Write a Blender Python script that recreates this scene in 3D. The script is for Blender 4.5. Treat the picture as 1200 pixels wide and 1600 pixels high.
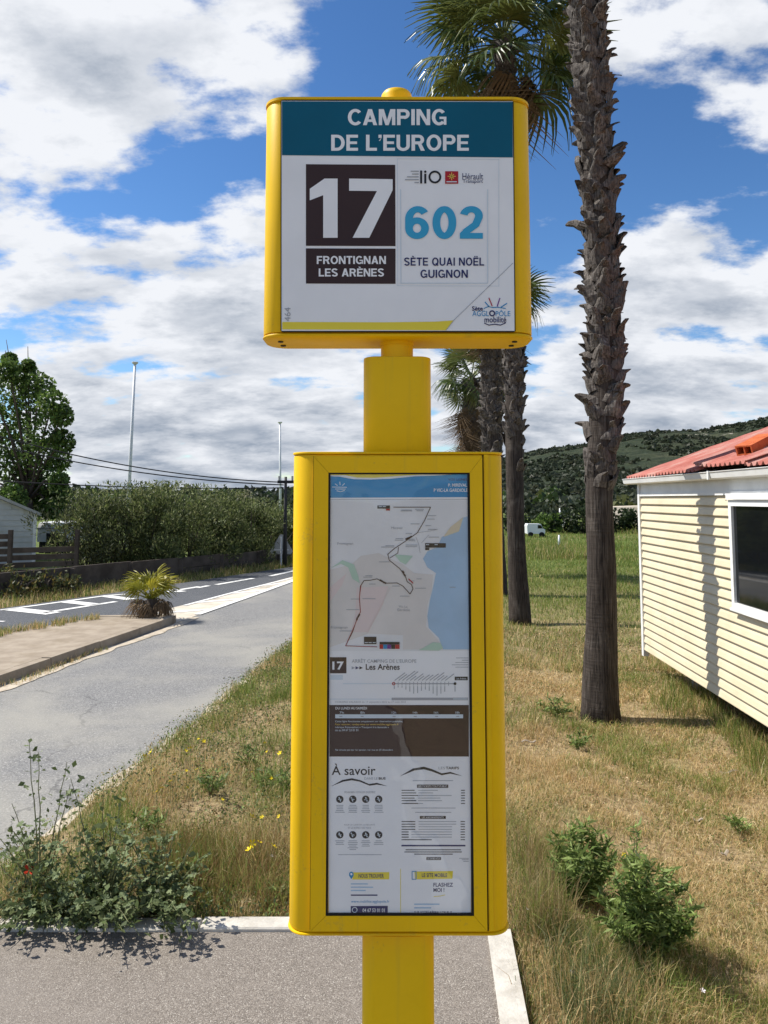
import bpy, math, random
import numpy as np
from mathutils import Vector, Matrix, Euler

for o in list(bpy.data.objects):
    bpy.data.objects.remove(o)
SC = bpy.context.scene
COL = SC.collection
R = math.radians
rng = np.random.default_rng(7)
random.seed(7)

# ------------------------------------------------------------------ camera
F = 1202.0            # focal length in photo pixels (1200 x 1600)
EYE = 1.72
TILT = R(5.0)
PCY = 675.0           # principal row: horizon falls on row 780
cam = bpy.data.cameras.new('camera')
cam.sensor_fit = 'VERTICAL'; cam.sensor_height = 36.0
cam.lens = 36.0 * F / 1600.0
cam.shift_y = -(800.0 - PCY) / 1600.0
cam.clip_start = 0.05; cam.clip_end = 20000
cam_o = bpy.data.objects.new('camera', cam); COL.objects.link(cam_o)
cam_o.location = (0, 0, EYE); cam_o.rotation_euler = (R(90) + TILT, 0, 0)
SC.camera = cam_o

SUN_EL = R(52); SUN_AZ = R(-78)      # azimuth from +Y, clockwise: the sun stands left and a little beyond the sign
SUN_V = Vector((math.cos(SUN_EL)*math.sin(SUN_AZ), math.cos(SUN_EL)*math.cos(SUN_AZ), math.sin(SUN_EL)))
sl = bpy.data.lights.new('sun', 'SUN'); sl.energy = 5.0; sl.angle = R(0.53); sl.color = (1.0, 0.95, 0.86)
so = bpy.data.objects.new('sun', sl); COL.objects.link(so)
so.rotation_euler = SUN_V.to_track_quat('Z', 'Y').to_euler(); so.location = SUN_V * 50
SC.view_settings.view_transform = 'Standard'; SC.view_settings.look = 'None'
SC.view_settings.exposure = 0.42; SC.view_settings.gamma = 1.0

def ray(px, py):
    u = (px - 600.0)/F; v = (PCY - py)/F
    c, s = math.cos(TILT), math.sin(TILT)
    return Vector((u, c - v*s, s + v*c))
def at(px, py, Y):                    # point of the plane at distance Y
    d = ray(px, py); k = Y/d.y
    return Vector((d.x*k, Y, EYE + d.z*k))
def gz(px, py, z):                    # point of the level z
    d = ray(px, py); k = (z - EYE)/d.z
    return Vector((d.x*k, d.y*k, z))

# ------------------------------------------------------------------ node helper
class S:
    def __init__(s, nt, sock): s.nt, s.k = nt, sock
    def _m(s, op, *a, clamp=False):
        n = s.nt.nodes.new('ShaderNodeMath'); n.operation = op; n.use_clamp = clamp
        for i, x in enumerate((s,) + a): put(s.nt, n.inputs[i], x)
        return S(s.nt, n.outputs[0])
    def __add__(s, o): return s._m('ADD', o)
    def __radd__(s, o): return s._m('ADD', o)
    def __sub__(s, o): return s._m('SUBTRACT', o)
    def __rsub__(s, o): return (s*-1.0) + o
    def __mul__(s, o): return s._m('MULTIPLY', o)
    def __rmul__(s, o): return s._m('MULTIPLY', o)
    def __truediv__(s, o): return s._m('DIVIDE', o)
    def exp(s): return s._m('EXPONENT')
    def mx(s, o): return s._m('MAXIMUM', o)
    def mn(s, o): return s._m('MINIMUM', o)
    def clamp(s): return s._m('ADD', 0.0, clamp=True)
    def step(s, a, b, ta=0.0, tb=1.0):
        n = s.nt.nodes.new('ShaderNodeMapRange'); n.interpolation_type = 'SMOOTHSTEP'
        put(s.nt, n.inputs[0], s)
        for i, x in enumerate((a, b, ta, tb)): n.inputs[i+1].default_value = x
        return S(s.nt, n.outputs[0])
def put(nt, sock, x):
    if isinstance(x, S): nt.links.new(x.k, sock)
    elif isinstance(x, (tuple, list)) and len(x) == 3 and sock.type == 'RGBA': sock.default_value = (*x, 1)
    else: sock.default_value = x
def nd(nt, typ, out=0, ins=None, **props):
    n = nt.nodes.new('ShaderNode' + typ)
    for k, v in props.items(): setattr(n, k, v)
    for k, v in (ins or {}).items(): put(nt, n.inputs[k], v)
    return S(nt, n.outputs[out])
def noise(nt, co, scale, detail=4, rough=0.55, dist=0.0):
    return nd(nt, 'TexNoise', 0, {'Vector': co, 'Scale': scale, 'Detail': detail, 'Roughness': rough, 'Distortion': dist})
def mix(nt, f, a, b):
    n = nt.nodes.new('ShaderNodeMix'); n.data_type = 'RGBA'; n.clamp_factor = True
    put(nt, n.inputs[0], f); put(nt, n.inputs[6], a); put(nt, n.inputs[7], b)
    return S(nt, n.outputs[2])
def sepxyz(nt, v):
    n = nt.nodes.new('ShaderNodeSeparateXYZ'); put(nt, n.inputs[0], v)
    return [S(nt, o) for o in n.outputs]
def comb(nt, x, y, z):
    return nd(nt, 'CombineXYZ', 0, {0: x, 1: y, 2: z})

# ------------------------------------------------------------------ world: clear-air sky with broken cloud
W = bpy.data.worlds.new('World'); SC.world = W; W.use_nodes = True
wt = W.node_tree; wt.nodes.clear()
sky = wt.nodes.new('ShaderNodeTexSky'); sky.sky_type = 'NISHITA'; sky.sun_disc = False
sky.sun_elevation = SUN_EL; sky.sun_rotation = SUN_AZ
sky.air_density = 1.0; sky.dust_density = 0.2; sky.ozone_density = 4.0; sky.altitude = 0
skc = nd(wt, 'Gamma', 0, {0: S(wt, sky.outputs[0]), 1: 1.2})
skc = nd(wt, 'HueSaturation', 0, {'Saturation': 1.10, 'Value': 0.88, 'Color': skc})
gen = nd(wt, 'TexCoord', 0)
dx, dy, dz = sepxyz(wt, gen)
blobs = [(110,120,200,.30),(300,60,130,.20),(450,110,90,.18),(20,220,120,.14),(120,400,120,.24),(300,400,100,.22),(410,440,90,.20),(150,480,90,.12),
         (560,620,190,.22),(330,620,110,.22),(330,700,140,.16),(120,620,80,.10),(1100,390,120,.32),(1010,440,90,.22),(1160,480,90,.2),(1120,80,120,.42),(1040,60,70,.22),(1000,590,90,.24),
         (870,600,110,.22),(900,410,60,.10),(1130,640,70,.14),(320,268,75,-.42),(50,312,55,-.38),(190,300,60,-.38),(120,312,45,-.25),(600,90,110,-.40),(850,230,130,-.46),(1000,250,70,-.24),(1170,255,60,-.34),(1075,262,60,-.36),
         (1110,565,55,-.34),(30,545,60,-.34),(265,545,50,-.32),(420,240,60,-.22),(700,200,150,-.25),(860,380,50,-.16),(380,30,45,-.12)]
q = (dz.mx(0.0) + 0.30)
px_, py_ = dx/q, dy/q
def fb(ox, oy, sc, det, rough, dist, seed, sy=1.35):
    return noise(wt, comb(wt, (px_ + ox), (py_ + oy)*sy, seed), sc, det, rough, dist)
bias = None
for bx_, by_, r_, a_ in blobs:
    v = ray(bx_, by_).normalized(); k = 1.0/((r_/F)**2)
    dot = dx*v.x + dy*v.y + dz*v.z
    b = ((dot - 1.0)*k).exp()*a_
    bias = b if bias is None else bias + b
n0 = fb(0, 0, 3.9, 9, 0.58, 0.0, 4.4)
n1 = fb(-0.05, -0.06, 3.9, 3, 0.5, 0.0, 4.4)
n2 = fb(0, 0, 3.9, 3, 0.5, 0.0, 4.4)
low = dz.step(0.20, 0.02)
cov = (n0 - 0.5)*3.1 + bias*1.15 + low*0.34 + 0.375
alpha = cov.step(0.34, 0.74)
thick = cov.step(0.70, 1.5)
lit = ((n2 - n1)*3.0 + 0.5).clamp()
body = fb(3.1, 1.7, 4.6, 5, 0.55, 0.0, 9.1, 1.5).step(0.30, 0.70)
shade = (lit*0.50 + body*0.50 - thick*0.66 + 0.40 - low*0.16).clamp()
ccol = mix(wt, shade, (2.75, 3.25, 4.05), (7.6, 7.8, 8.2))
col = mix(wt, alpha, skc, ccol)
bg = wt.nodes.new('ShaderNodeBackground'); put(wt, bg.inputs[0], col); bg.inputs[1].default_value = 0.088
wo = wt.nodes.new('ShaderNodeOutputWorld'); wt.links.new(bg.outputs[0], wo.inputs[0])

# ------------------------------------------------------------------ materials
MATS = {}
def newmat(name):
    m = bpy.data.materials.new(name); m.use_nodes = True
    nt = m.node_tree; b = nt.nodes['Principled BSDF']; MATS[name] = m
    return m, nt, b
def objco(nt): return nd(nt, 'TexCoord', 3)
def geopos(nt): return nd(nt, 'NewGeometry', 0)
def bump(nt, b, h, strength=0.3, dist=0.01):
    n = nt.nodes.new('ShaderNodeBump'); n.inputs['Strength'].default_value = strength; n.inputs['Distance'].default_value = dist
    put(nt, n.inputs['Height'], h); nt.links.new(n.outputs[0], b.inputs['Normal'])
def flat(name, c, rough=0.5, var=0.0, scale=8.0, metal=0.0, spec=0.2, bmp=0.0, bscale=60.0):
    m, nt, b = newmat(name)
    b.inputs['Roughness'].default_value = rough; b.inputs['Metallic'].default_value = metal
    b.inputs['Specular IOR Level'].default_value = spec
    co = geopos(nt)
    if var:
        n = noise(nt, co, scale, 5, 0.6)
        put(nt, b.inputs['Base Color'], mix(nt, n.step(0.3, 0.7), tuple(x*(1-var) for x in c), tuple(min(1, x*(1+var)) for x in c)))
    else: b.inputs['Base Color'].default_value = (*c, 1)
    if bmp: bump(nt, b, noise(nt, co, bscale, 4), bmp, 0.01)
    return m
# painted / printed
def yellow():
    m, nt, b = newmat('yellow_paint')
    co = geopos(nt)
    n = noise(nt, co, 5, 6, 0.65); g = noise(nt, co, 90, 2)
    x, y, z = sepxyz(nt, co)
    streak = noise(nt, comb(nt, x*40, y*40, z*1.5), 1.0, 4, 0.6)
    c = mix(nt, n.step(0.35, 0.75), (0.84, 0.515, 0.001), (0.77, 0.465, 0.002))
    c = mix(nt, streak.step(0.54, 0.8, 0, 0.35), c, (0.42, 0.30, 0.06))
    spot = noise(nt, co, 160, 2, 0.5)*0.5 + noise(nt, co, 9, 3)*0.5
    c = mix(nt, spot.step(0.615, 0.66, 0, 0.22), c, (0.38, 0.26, 0.07))
    put(nt, b.inputs['Base Color'], c)
    put(nt, b.inputs['Roughness'], n*0.25 + 0.32); b.inputs['Specular IOR Level'].default_value = 0.22
    bump(nt, b, g, 0.04, 0.002)
yellow()
flat('print_white', (0.82, 0.83, 0.84), 0.32, 0.03, 6)
flat('print_teal', (0.002, 0.098, 0.165), 0.34, 0.06, 6)
flat('print_brown', (0.045, 0.025, 0.024), 0.4, 0.06, 6)
flat('print_cyan', (0.045, 0.36, 0.60), 0.4)
flat('print_navy', (0.025, 0.03, 0.12), 0.4)
flat('print_black', (0.02, 0.02, 0.024), 0.4)
flat('print_grey', (0.36, 0.38, 0.41), 0.4)
flat('print_pale', (0.62, 0.70, 0.76), 0.4)
flat('print_red', (0.42, 0.02, 0.03), 0.4)
flat('print_gold', (0.75, 0.52, 0.10), 0.4)
flat('print_lemon', (0.80, 0.66, 0.06), 0.4)
flat('print_blue', (0.01, 0.25, 0.52), 0.4)
flat('print_purple', (0.16, 0.03, 0.25), 0.4)
flat('map_land', (0.68, 0.655, 0.63), 0.5, 0.05, 9)
flat('map_land_white', (0.74, 0.75, 0.76), 0.5, 0.05, 9)
flat('map_sea', (0.36, 0.53, 0.70), 0.5, 0.07, 9)
flat('map_green', (0.45, 0.63, 0.51), 0.5, 0.05, 9)
flat('map_sand', (0.66, 0.58, 0.42), 0.5)
flat('map_pink', (0.70, 0.60, 0.585), 0.5)
flat('rubber_black', (0.012, 0.012, 0.013), 0.6)
flat('gap_dark', (0.02, 0.014, 0.004), 0.8)
def glass():
    m, nt, b = newmat('clear_glass'); nt.nodes.remove(b)
    out = nt.nodes['Material Output']
    t = nt.nodes.new('ShaderNodeBsdfTransparent'); t.inputs[0].default_value = (0.985, 0.99, 0.99, 1)
    g = nt.nodes.new('ShaderNodeBsdfGlossy'); g.inputs['Roughness'].default_value = 0.02
    fc = nd(nt, 'LayerWeight', 1, {0: 0.5}); fr = fc._m('POWER', 5.0)*0.9 + 0.07
    co = geopos(nt); bump(nt, g, noise(nt, co, 7, 2, 0.4) + noise(nt, co, 2.2, 1)*2.0, 0.16, 0.03)
    mx_ = nt.nodes.new('ShaderNodeMixShader')
    put(nt, mx_.inputs[0], fr); nt.links.new(t.outputs[0], mx_.inputs[1]); nt.links.new(g.outputs[0], mx_.inputs[2])
    nt.links.new(mx_.outputs[0], out.inputs[0])
glass()
def vary(name, c1, c2, scale, rough=0.8, bmp=0.3, bscale=None, c3=None, s3=1.0, t3=(0.5, 0.7), bd=0.01, detail=6):
    m, nt, b = newmat(name); co = geopos(nt)
    n = noise(nt, co, scale, detail, 0.62)
    c = mix(nt, n.step(0.3, 0.7), c1, c2)
    if c3: c = mix(nt, noise(nt, co, s3, 6, 0.65).step(*t3), c, c3)
    put(nt, b.inputs['Base Color'], c); b.inputs['Roughness'].default_value = rough
    b.inputs['Specular IOR Level'].default_value = 0.25
    if bmp: bump(nt, b, noise(nt, co, bscale or scale*2, 5, 0.65), bmp, bd)
    return m
def tarmac(name, dark, light, stain, speck, wear_s=0.6, wear_t=(0.45, 0.75), grit=380.0, crack=True):
    m, nt, b = newmat(name); co = geopos(nt)
    g = nd(nt, 'TexVoronoi', 1, {'Vector': co, 'Scale': grit})
    gr = sepxyz(nt, g)[0]
    gv = nd(nt, 'TexVoronoi', 0, {'Vector': co, 'Scale': grit})
    mid = noise(nt, co, 30, 4, 0.6)
    c = mix(nt, (gr*0.7 + mid*0.3).step(0.1, 0.9), dark, light)
    c = mix(nt, gr.step(0.955, 0.975), c, speck)
    big = noise(nt, co, wear_s, 7, 0.62, 0.4)
    c = mix(nt, big.step(*wear_t, 0, 0.75), c, stain)
    if crack:
        wv = noise(nt, co, 1.3, 5, 0.6)
        wob = nd(nt, 'VectorMath', 0, {0: co, 1: comb(nt, wv, noise(nt, co, 2.1, 5), 0.0)}, operation='ADD')
        cr = nd(nt, 'TexVoronoi', 0, {'Vector': wob, 'Scale': 0.32}, feature='DISTANCE_TO_EDGE')
        msk = noise(nt, co, 0.5, 3).step(0.47, 0.6)
        c = mix(nt, cr.step(0.0045, 0.001)*msk*0.4, c, tuple(x*0.3 for x in dark))
    put(nt, b.inputs['Base Color'], c); b.inputs['Roughness'].default_value = 0.85; b.inputs['Specular IOR Level'].default_value = 0.25
    bump(nt, b, gv*-0.6 + mid*0.3, 0.45, 0.004)
tarmac('footway_tarmac', (0.110, 0.094, 0.079), (0.285, 0.251, 0.217), (0.238, 0.21, 0.183), (0.44, 0.41, 0.36), 0.9, (0.45, 0.75), 330.0, False)
tarmac('road_tarmac', (0.125, 0.125, 0.126), (0.265, 0.26, 0.25), (0.315, 0.30, 0.262), (0.38, 0.37, 0.35), 0.55, (0.40, 0.66), 130.0)
tarmac('lane_tarmac', (0.055, 0.059, 0.066), (0.12, 0.125, 0.135), (0.15, 0.15, 0.15), (0.22, 0.22, 0.22), 0.4, (0.5, 0.8), 120.0)
vary('kerb_concrete', (0.44, 0.41, 0.36), (0.58, 0.55, 0.49), 14, 0.85, 0.35, 70, (0.36, 0.33, 0.28), 5, (0.56, 0.74))
vary('island_concrete', (0.27, 0.22, 0.165), (0.37, 0.31, 0.24), 4, 0.9, 0.35, 60, (0.25, 0.20, 0.14), 2.2, (0.5, 0.72))
vary('gore_paving', (0.50, 0.44, 0.35), (0.64, 0.58, 0.49), 1.5, 0.9, 0.2, 60, (0.33, 0.30, 0.25), 2.5, (0.52, 0.7))
vary('road_paint', (0.70, 0.70, 0.68), (0.80, 0.79, 0.76), 6, 0.7, 0.1, 60, (0.33, 0.33, 0.32), 7, (0.56, 0.72))
vary('sand_dirt', (0.42, 0.36, 0.28), (0.56, 0.49, 0.39), 7, 0.95, 0.5, 50, (0.30, 0.25, 0.18), 2.5, (0.5, 0.7))
vary('old_timber', (0.055, 0.043, 0.034), (0.105, 0.085, 0.07), 3, 0.85, 0.5, 30, (0.035, 0.028, 0.024), 1.2, (0.5, 0.7))
vary('palm_bark', (0.060, 0.046, 0.036), (0.105, 0.082, 0.065), 6, 0.9, 0.8, 40, (0.13, 0.11, 0.09), 4, (0.55, 0.75), 0.02)
vary('siding_cream', (0.585, 0.505, 0.35), (0.645, 0.565, 0.405), 3, 0.45, 0.06, 40, (0.47, 0.40, 0.27), 1.7, (0.55, 0.85))
vary('trim_white', (0.68, 0.68, 0.66), (0.79, 0.79, 0.77), 4, 0.4, 0.03, 40, (0.55, 0.54, 0.50), 2, (0.58, 0.8))
vary('roof_red', (0.345, 0.105, 0.082), (0.42, 0.155, 0.125), 5, 0.8, 0.3, 50, (0.43, 0.245, 0.205), 2.6, (0.44, 0.68))
vary('clay', (0.40, 0.085, 0.025), (0.50, 0.13, 0.045), 12, 0.8, 0.3, 60)
vary('cladding_white', (0.42, 0.43, 0.42), (0.52, 0.53, 0.52), 2, 0.6, 0.05, 30)
vary('felt_grey', (0.34, 0.34, 0.33), (0.44, 0.44, 0.42), 3, 0.8, 0.1, 30)
vary('pole_metal', (0.66, 0.67, 0.68), (0.76, 0.77, 0.78), 3, 0.45, 0.02, 30)
vary('concrete_block', (0.26, 0.25, 0.23), (0.36, 0.34, 0.31), 8, 0.9, 0.3, 50)
vary('rock_pale', (0.40, 0.37, 0.32), (0.55, 0.51, 0.45), 0.3, 0.9, 0.3, 1)
def fibre(name, dark, mid, pale, zs, rough=0.85):
    m, nt, b = newmat(name); co = geopos(nt); x, y, z = sepxyz(nt, co)
    f = noise(nt, comb(nt, x*70.0, y*70.0, z*zs), 1.0, 5, 0.65); r = noise(nt, comb(nt, x*3.0, y*3.0, z*55.0), 1.0, 3, 0.5); g = noise(nt, co, 5, 4)
    c = mix(nt, f.step(0.32, 0.62), dark, mid); c = mix(nt, (g*0.6 + f*0.5).step(0.55, 0.75), c, pale); c = mix(nt, r.step(0.60, 0.72, 0, 0.5), c, dark)
    put(nt, b.inputs['Base Color'], c); b.inputs['Roughness'].default_value = rough; b.inputs['Specular IOR Level'].default_value = 0.2
    bump(nt, b, f + r*0.5, 0.9, 0.012)
fibre('palm_trunk', (0.020, 0.015, 0.012), (0.066, 0.053, 0.044), (0.115, 0.097, 0.082), 4.0)
fibre('leaf_base_grey', (0.035, 0.028, 0.024), (0.115, 0.098, 0.084), (0.22, 0.197, 0.175), 9.0, 0.7)
flat('dark_steel', (0.03, 0.03, 0.032), 0.6)
flat('cable_black', (0.015, 0.015, 0.017), 0.6)
flat('window_dark', (0.006, 0.007, 0.008), 0.04, spec=0.5)
flat('poppy_red', (0.62, 0.05, 0.02), 0.6)
flat('petal_yellow', (0.80, 0.60, 0.01), 0.6)
flat('petal_white', (0.72, 0.66, 0.70), 0.6)
flat('car_white', (0.75, 0.76, 0.77), 0.3, spec=0.5)
def veg(name, rough=0.55, trans=0.35, tint=(1, 1, 1), attr=True, c=None, c2=None, sc=3.0):
    m, nt, b = newmat(name); out = nt.nodes['Material Output']
    if attr: colr = nd(nt, 'Attribute', 0, attribute_name='Col')
    else:
        oi = nd(nt, 'ObjectInfo', 5)
        colr = mix(nt, (noise(nt, geopos(nt), sc, 4)*0.6 + oi*0.5).step(0.25, 0.8), c, c2)
    put(nt, b.inputs['Base Color'], colr); b.inputs['Roughness'].default_value = rough
    b.inputs['Specular IOR Level'].default_value = 0.3
    tr = nt.nodes.new('ShaderNodeBsdfTranslucent'); put(nt, tr.inputs[0], colr)
    ms = nt.nodes.new('ShaderNodeMixShader'); ms.inputs[0].default_value = trans
    nt.links.new(b.outputs[0], ms.inputs[1]); nt.links.new(tr.outputs[0], ms.inputs[2]); nt.links.new(ms.outputs[0], out.inputs[0])
veg('leafage'); veg('grass_blade', 0.6, 0.42)
veg('frond_green', 0.32, 0.22, attr=False, c=(0.050, 0.080, 0.020), c2=(0.17, 0.195, 0.055))
veg('frond_lime', 0.4, 0.35, attr=False, c=(0.15, 0.165, 0.018), c2=(0.38, 0.34, 0.04))
veg('frond_dead', 0.75, 0.2, attr=False, c=(0.085, 0.055, 0.03), c2=(0.20, 0.135, 0.075))
veg('mallow_leaf', 0.6, 0.25, attr=False, c=(0.075, 0.108, 0.040), c2=(0.22, 0.27, 0.125), sc=9)
veg('spurge_leaf', 0.5, 0.25, attr=False, c=(0.14, 0.195, 0.038), c2=(0.33, 0.40, 0.13), sc=9)
veg('stem_green', 0.6, 0.1, attr=False, c=(0.12, 0.15, 0.06), c2=(0.20, 0.20, 0.10), sc=9)
def ground_mat():
    m, nt, b = newmat('dry_ground'); co = geopos(nt); x, y, z = sepxyz(nt, co)
    a = noise(nt, co, 1.1, 6, 0.6); f = noise(nt, co, 22, 5, 0.65); l = noise(nt, co, 0.12, 4, 0.5)
    dry = mix(nt, f.step(0.3, 0.7), (0.20, 0.145, 0.075), (0.42, 0.32, 0.185))
    grn = mix(nt, f.step(0.3, 0.7), (0.060, 0.095, 0.020), (0.14, 0.19, 0.050))
    c = mix(nt, a.step(0.48, 0.68, 0, 0.55), dry, grn)
    c = mix(nt, (y + l*8.0).step(10.0, 30.0, 0, 0.92), c, grn)
    put(nt, b.inputs['Base Color'], c); b.inputs['Roughness'].default_value = 0.95; b.inputs['Specular IOR Level'].default_value = 0.1
    bump(nt, b, f, 0.9, 0.04)
ground_mat()
def hill_mat():
    m, nt, b = newmat('garrigue'); co = geopos(nt); x, y, z = sepxyz(nt, co)
    a = noise(nt, co, 0.012, 7, 0.62); f = noise(nt, co, 0.11, 5, 0.7); g = noise(nt, co, 0.03, 5, 0.6)
    c = mix(nt, f.step(0.35, 0.65), (0.024, 0.035, 0.020), (0.046, 0.056, 0.031))
    c = mix(nt, a.step(0.50, 0.70, 0, 0.7), c, (0.080, 0.084, 0.050))
    rk = (noise(nt, comb(nt, x*0.012, y*0.012, z*0.06), 1.6, 7, 0.7) + z.step(35.0, 75.0, -0.12, 0.06))
    c = mix(nt, rk.step(0.63, 0.70), c, (0.36, 0.33, 0.27))
    put(nt, b.inputs['Base Color'], c); b.inputs['Roughness'].default_value = 0.95; b.inputs['Specular IOR Level'].default_value = 0.1
    bump(nt, b, f + g, 1.0, 6.0)
hill_mat()
M = MATS

# ------------------------------------------------------------------ geometry helpers
class MB:
    def __init__(s): s.v, s.f = [], []
    def add(s, vs, fs):
        o = len(s.v); s.v += [tuple(v) for v in vs]; s.f += [tuple(i + o for i in f) for f in fs]; return s
    def hexa(s, p):          # 8 corners: bottom ring 0-3, top ring 4-7
        return s.add(p, [(3,2,1,0),(4,5,6,7),(0,1,5,4),(1,2,6,5),(2,3,7,6),(3,0,4,7)])
    def box(s, x0, x1, y0, y1, z0, z1):
        return s.hexa([(x0,y0,z0),(x1,y0,z0),(x1,y1,z0),(x0,y1,z0),(x0,y0,z1),(x1,y0,z1),(x1,y1,z1),(x0,y1,z1)])
    def tube(s, path, rad, n=8, cap=True):
        P = [Vector(p) for p in path]; rings = []
        if not hasattr(rad, '__len__'): rad = [rad]*len(P)
        up = None
        for i, p in enumerate(P):
            t = (P[min(i+1, len(P)-1)] - P[max(i-1, 0)]).normalized()
            if up is None: up = Vector((0,0,1)) if abs(t.z) < 0.9 else Vector((1,0,0))
            a = t.cross(up)
            a = a.normalized() if a.length > 1e-6 else t.orthogonal().normalized()
            b = a.cross(t).normalized(); up = b
            rings.append([p + (a*math.cos(2*math.pi*k/n) + b*math.sin(2*math.pi*k/n))*rad[i] for k in range(n)])
        fs = []
        for i in range(len(P)-1):
            for k in range(n):
                fs.append((i*n+k, i*n+(k+1)%n, (i+1)*n+(k+1)%n, (i+1)*n+k))
        if cap: fs += [tuple(reversed(range(n))), tuple(range((len(P)-1)*n, len(P)*n))]
        return s.add([v for r in rings for v in r], fs)
    def rings(s, rs, cap=True):
        n = len(rs[0]); fs = []
        for i in range(len(rs)-1):
            for k in range(n): fs.append((i*n+k, i*n+(k+1)%n, (i+1)*n+(k+1)%n, (i+1)*n+k))
        if cap: fs += [tuple(reversed(range(n))), tuple(range((len(rs)-1)*n, len(rs)*n))]
        return s.add([v for r in rs for v in r], fs)
    def mesh(s, name, smooth=False, angle=None):
        me = bpy.data.meshes.new(name); me.from_pydata(s.v, [], s.f); me.update()
        if smooth:
            me.polygons.foreach_set('use_smooth', [True]*len(me.polygons))
            if angle: me.set_sharp_from_angle(angle=angle)
        return me
def rrect(cx, cy, w, d, r, n=8):
    out = []
    for sx, sy, a0 in ((1,1,0),(-1,1,90),(-1,-1,180),(1,-1,270)):
        for k in range(n+1):
            a = R(a0 + 90*k/n)
            out.append((cx + sx*(w/2 - r) + r*math.cos(a), cy + sy*(d/2 - r) + r*math.sin(a)))
    return out
def rprism(mb, cx, cy, w, d, r, z0, z1, b=0.004, n=8):
    rs = []
    for z, ins in ((z0, b), (z0 + b*0.3, b*0.3), (z0 + b, 0), (z1 - b, 0), (z1 - b*0.3, b*0.3), (z1, b)):
        rs.append([(x, y, z) for x, y in rrect(cx, cy, w - 2*ins, d - 2*ins, max(r - ins, 0.001), n)])
    mb.rings(rs); return mb

def mesh_np(name, verts, faces, cols=None, smooth=False):
    me = bpy.data.meshes.new(name); verts = np.asarray(verts, np.float32); faces = np.asarray(faces, np.int32)
    k = faces.shape[1]
    me.vertices.add(len(verts)); me.vertices.foreach_set('co', verts.ravel())
    me.loops.add(faces.size); me.loops.foreach_set('vertex_index', faces.ravel())
    me.polygons.add(len(faces)); me.polygons.foreach_set('loop_start', np.arange(0, faces.size, k, dtype=np.int32))
    me.polygons.foreach_set('loop_total', np.full(len(faces), k, np.int32))
    if smooth: me.polygons.foreach_set('use_smooth', np.ones(len(faces), bool))
    me.update(calc_edges=True)
    if cols is not None:
        at_ = me.color_attributes.new('Col', 'FLOAT_COLOR', 'POINT')
        c = np.ones((len(verts), 4), np.float32); c[:, :3] = cols
        at_.data.foreach_set('color', c.ravel())
    return me
def link(name, me, mat, parent=None, kind=None, label=None, cat=None, group=None, loc=None):
    o = bpy.data.objects.new(name, me); COL.objects.link(o)
    if me is not None and mat is not None and not me.materials: me.materials.append(M[mat])
    if parent is not None:
        o.parent = parent
        base = Vector(parent['base']) if 'base' in parent.keys() else Vector((0,0,0))
        o.location = (Vector(loc) if loc is not None else Vector((0,0,0))) - base
    elif loc is not None: o.location = loc
    for k, v in (('kind', kind), ('label', label), ('category', cat), ('group', group)):
        if v: o[k] = v
    return o
BASED = []
def thing(name, label, cat, loc, group=None):
    o = link(name, None, None, label=label, cat=cat, group=group, loc=loc); o['base'] = tuple(loc); BASED.append(o)
    o.empty_display_size = 0.1
    return o
def struct(name, me, mat, label=None): return link(name, me, mat, kind='structure', label=label)
def smooth01(x): x = np.clip(x, 0, 1); return x*x*(3 - 2*x)
_lat = np.random.default_rng(3).random((256, 256))
def vn(x, y):
    x = np.asarray(x, float); y = np.asarray(y, float)
    xi = np.floor(x).astype(int); yi = np.floor(y).astype(int); fx = smooth01(x - xi); fy = smooth01(y - yi)
    g = lambda a, b: _lat[a % 256, b % 256]
    return (g(xi, yi)*(1-fx) + g(xi+1, yi)*fx)*(1-fy) + (g(xi, yi+1)*(1-fx) + g(xi+1, yi+1)*fx)*fy
def fbm(x, y, o=4):
    s = 0; a = 0.5
    for i in range(o): s = s + a*vn(x*2**i + 17*i, y*2**i + 5*i); a *= 0.5
    return s/(1 - 0.5**o)

# ------------------------------------------------------------------ the lie of the land
ZR = -0.10            # carriageway level; the footway by the sign is 0
def edge(pix, z, before, after):
    p = [gz(a, b, z) for a, b in pix]
    ys = [q.y for q in p]; xs = [q.x for q in p]
    i = np.argsort(ys); ys = list(np.array(ys)[i]); xs = list(np.array(xs)[i])
    ys = [b[1] for b in before] + ys + [a[1] for a in after]; xs = [b[0] for b in before] + xs + [a[0] for a in after]
    return lambda y: np.interp(y, ys, xs)
RE = edge([(455,1010),(400,1050),(325,1117),(235,1183)], ZR, [(-3.6,-12.0),(-1.98,3.0)], [(0.25,19.0),(1.6,30.0),(4.2,60.0),(10.0,130.0)])
LE = edge([(0,1072),(290,968),(455,910)], ZR, [(-7.2,-12.0),(-4.9,2.0)], [(-0.6,30.0),(1.6,60.0),(7.0,130.0)])
BE = edge([(0,1003),(200,966),(290,945),(455,902)], ZR, [(-13.0,-12.0),(-8.4,2.5)], [(-0.62,30.0),(1.58,60.0),(6.98,130.0)])
FE = edge([(0,951),(167,928),(455,886)], ZR, [(-24.0,-12.0),(-11.5,3.0)], [(-1.9,24.0),(-0.4,32.0),(-0.9+0.5,60.0),(4.2,130.0)])
FW_Y = 3.32           # far edge of the footway
KX = lambda y: 0.412 - (3.166 - y)*0.055     # inner edge of the right-hand kerb
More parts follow.
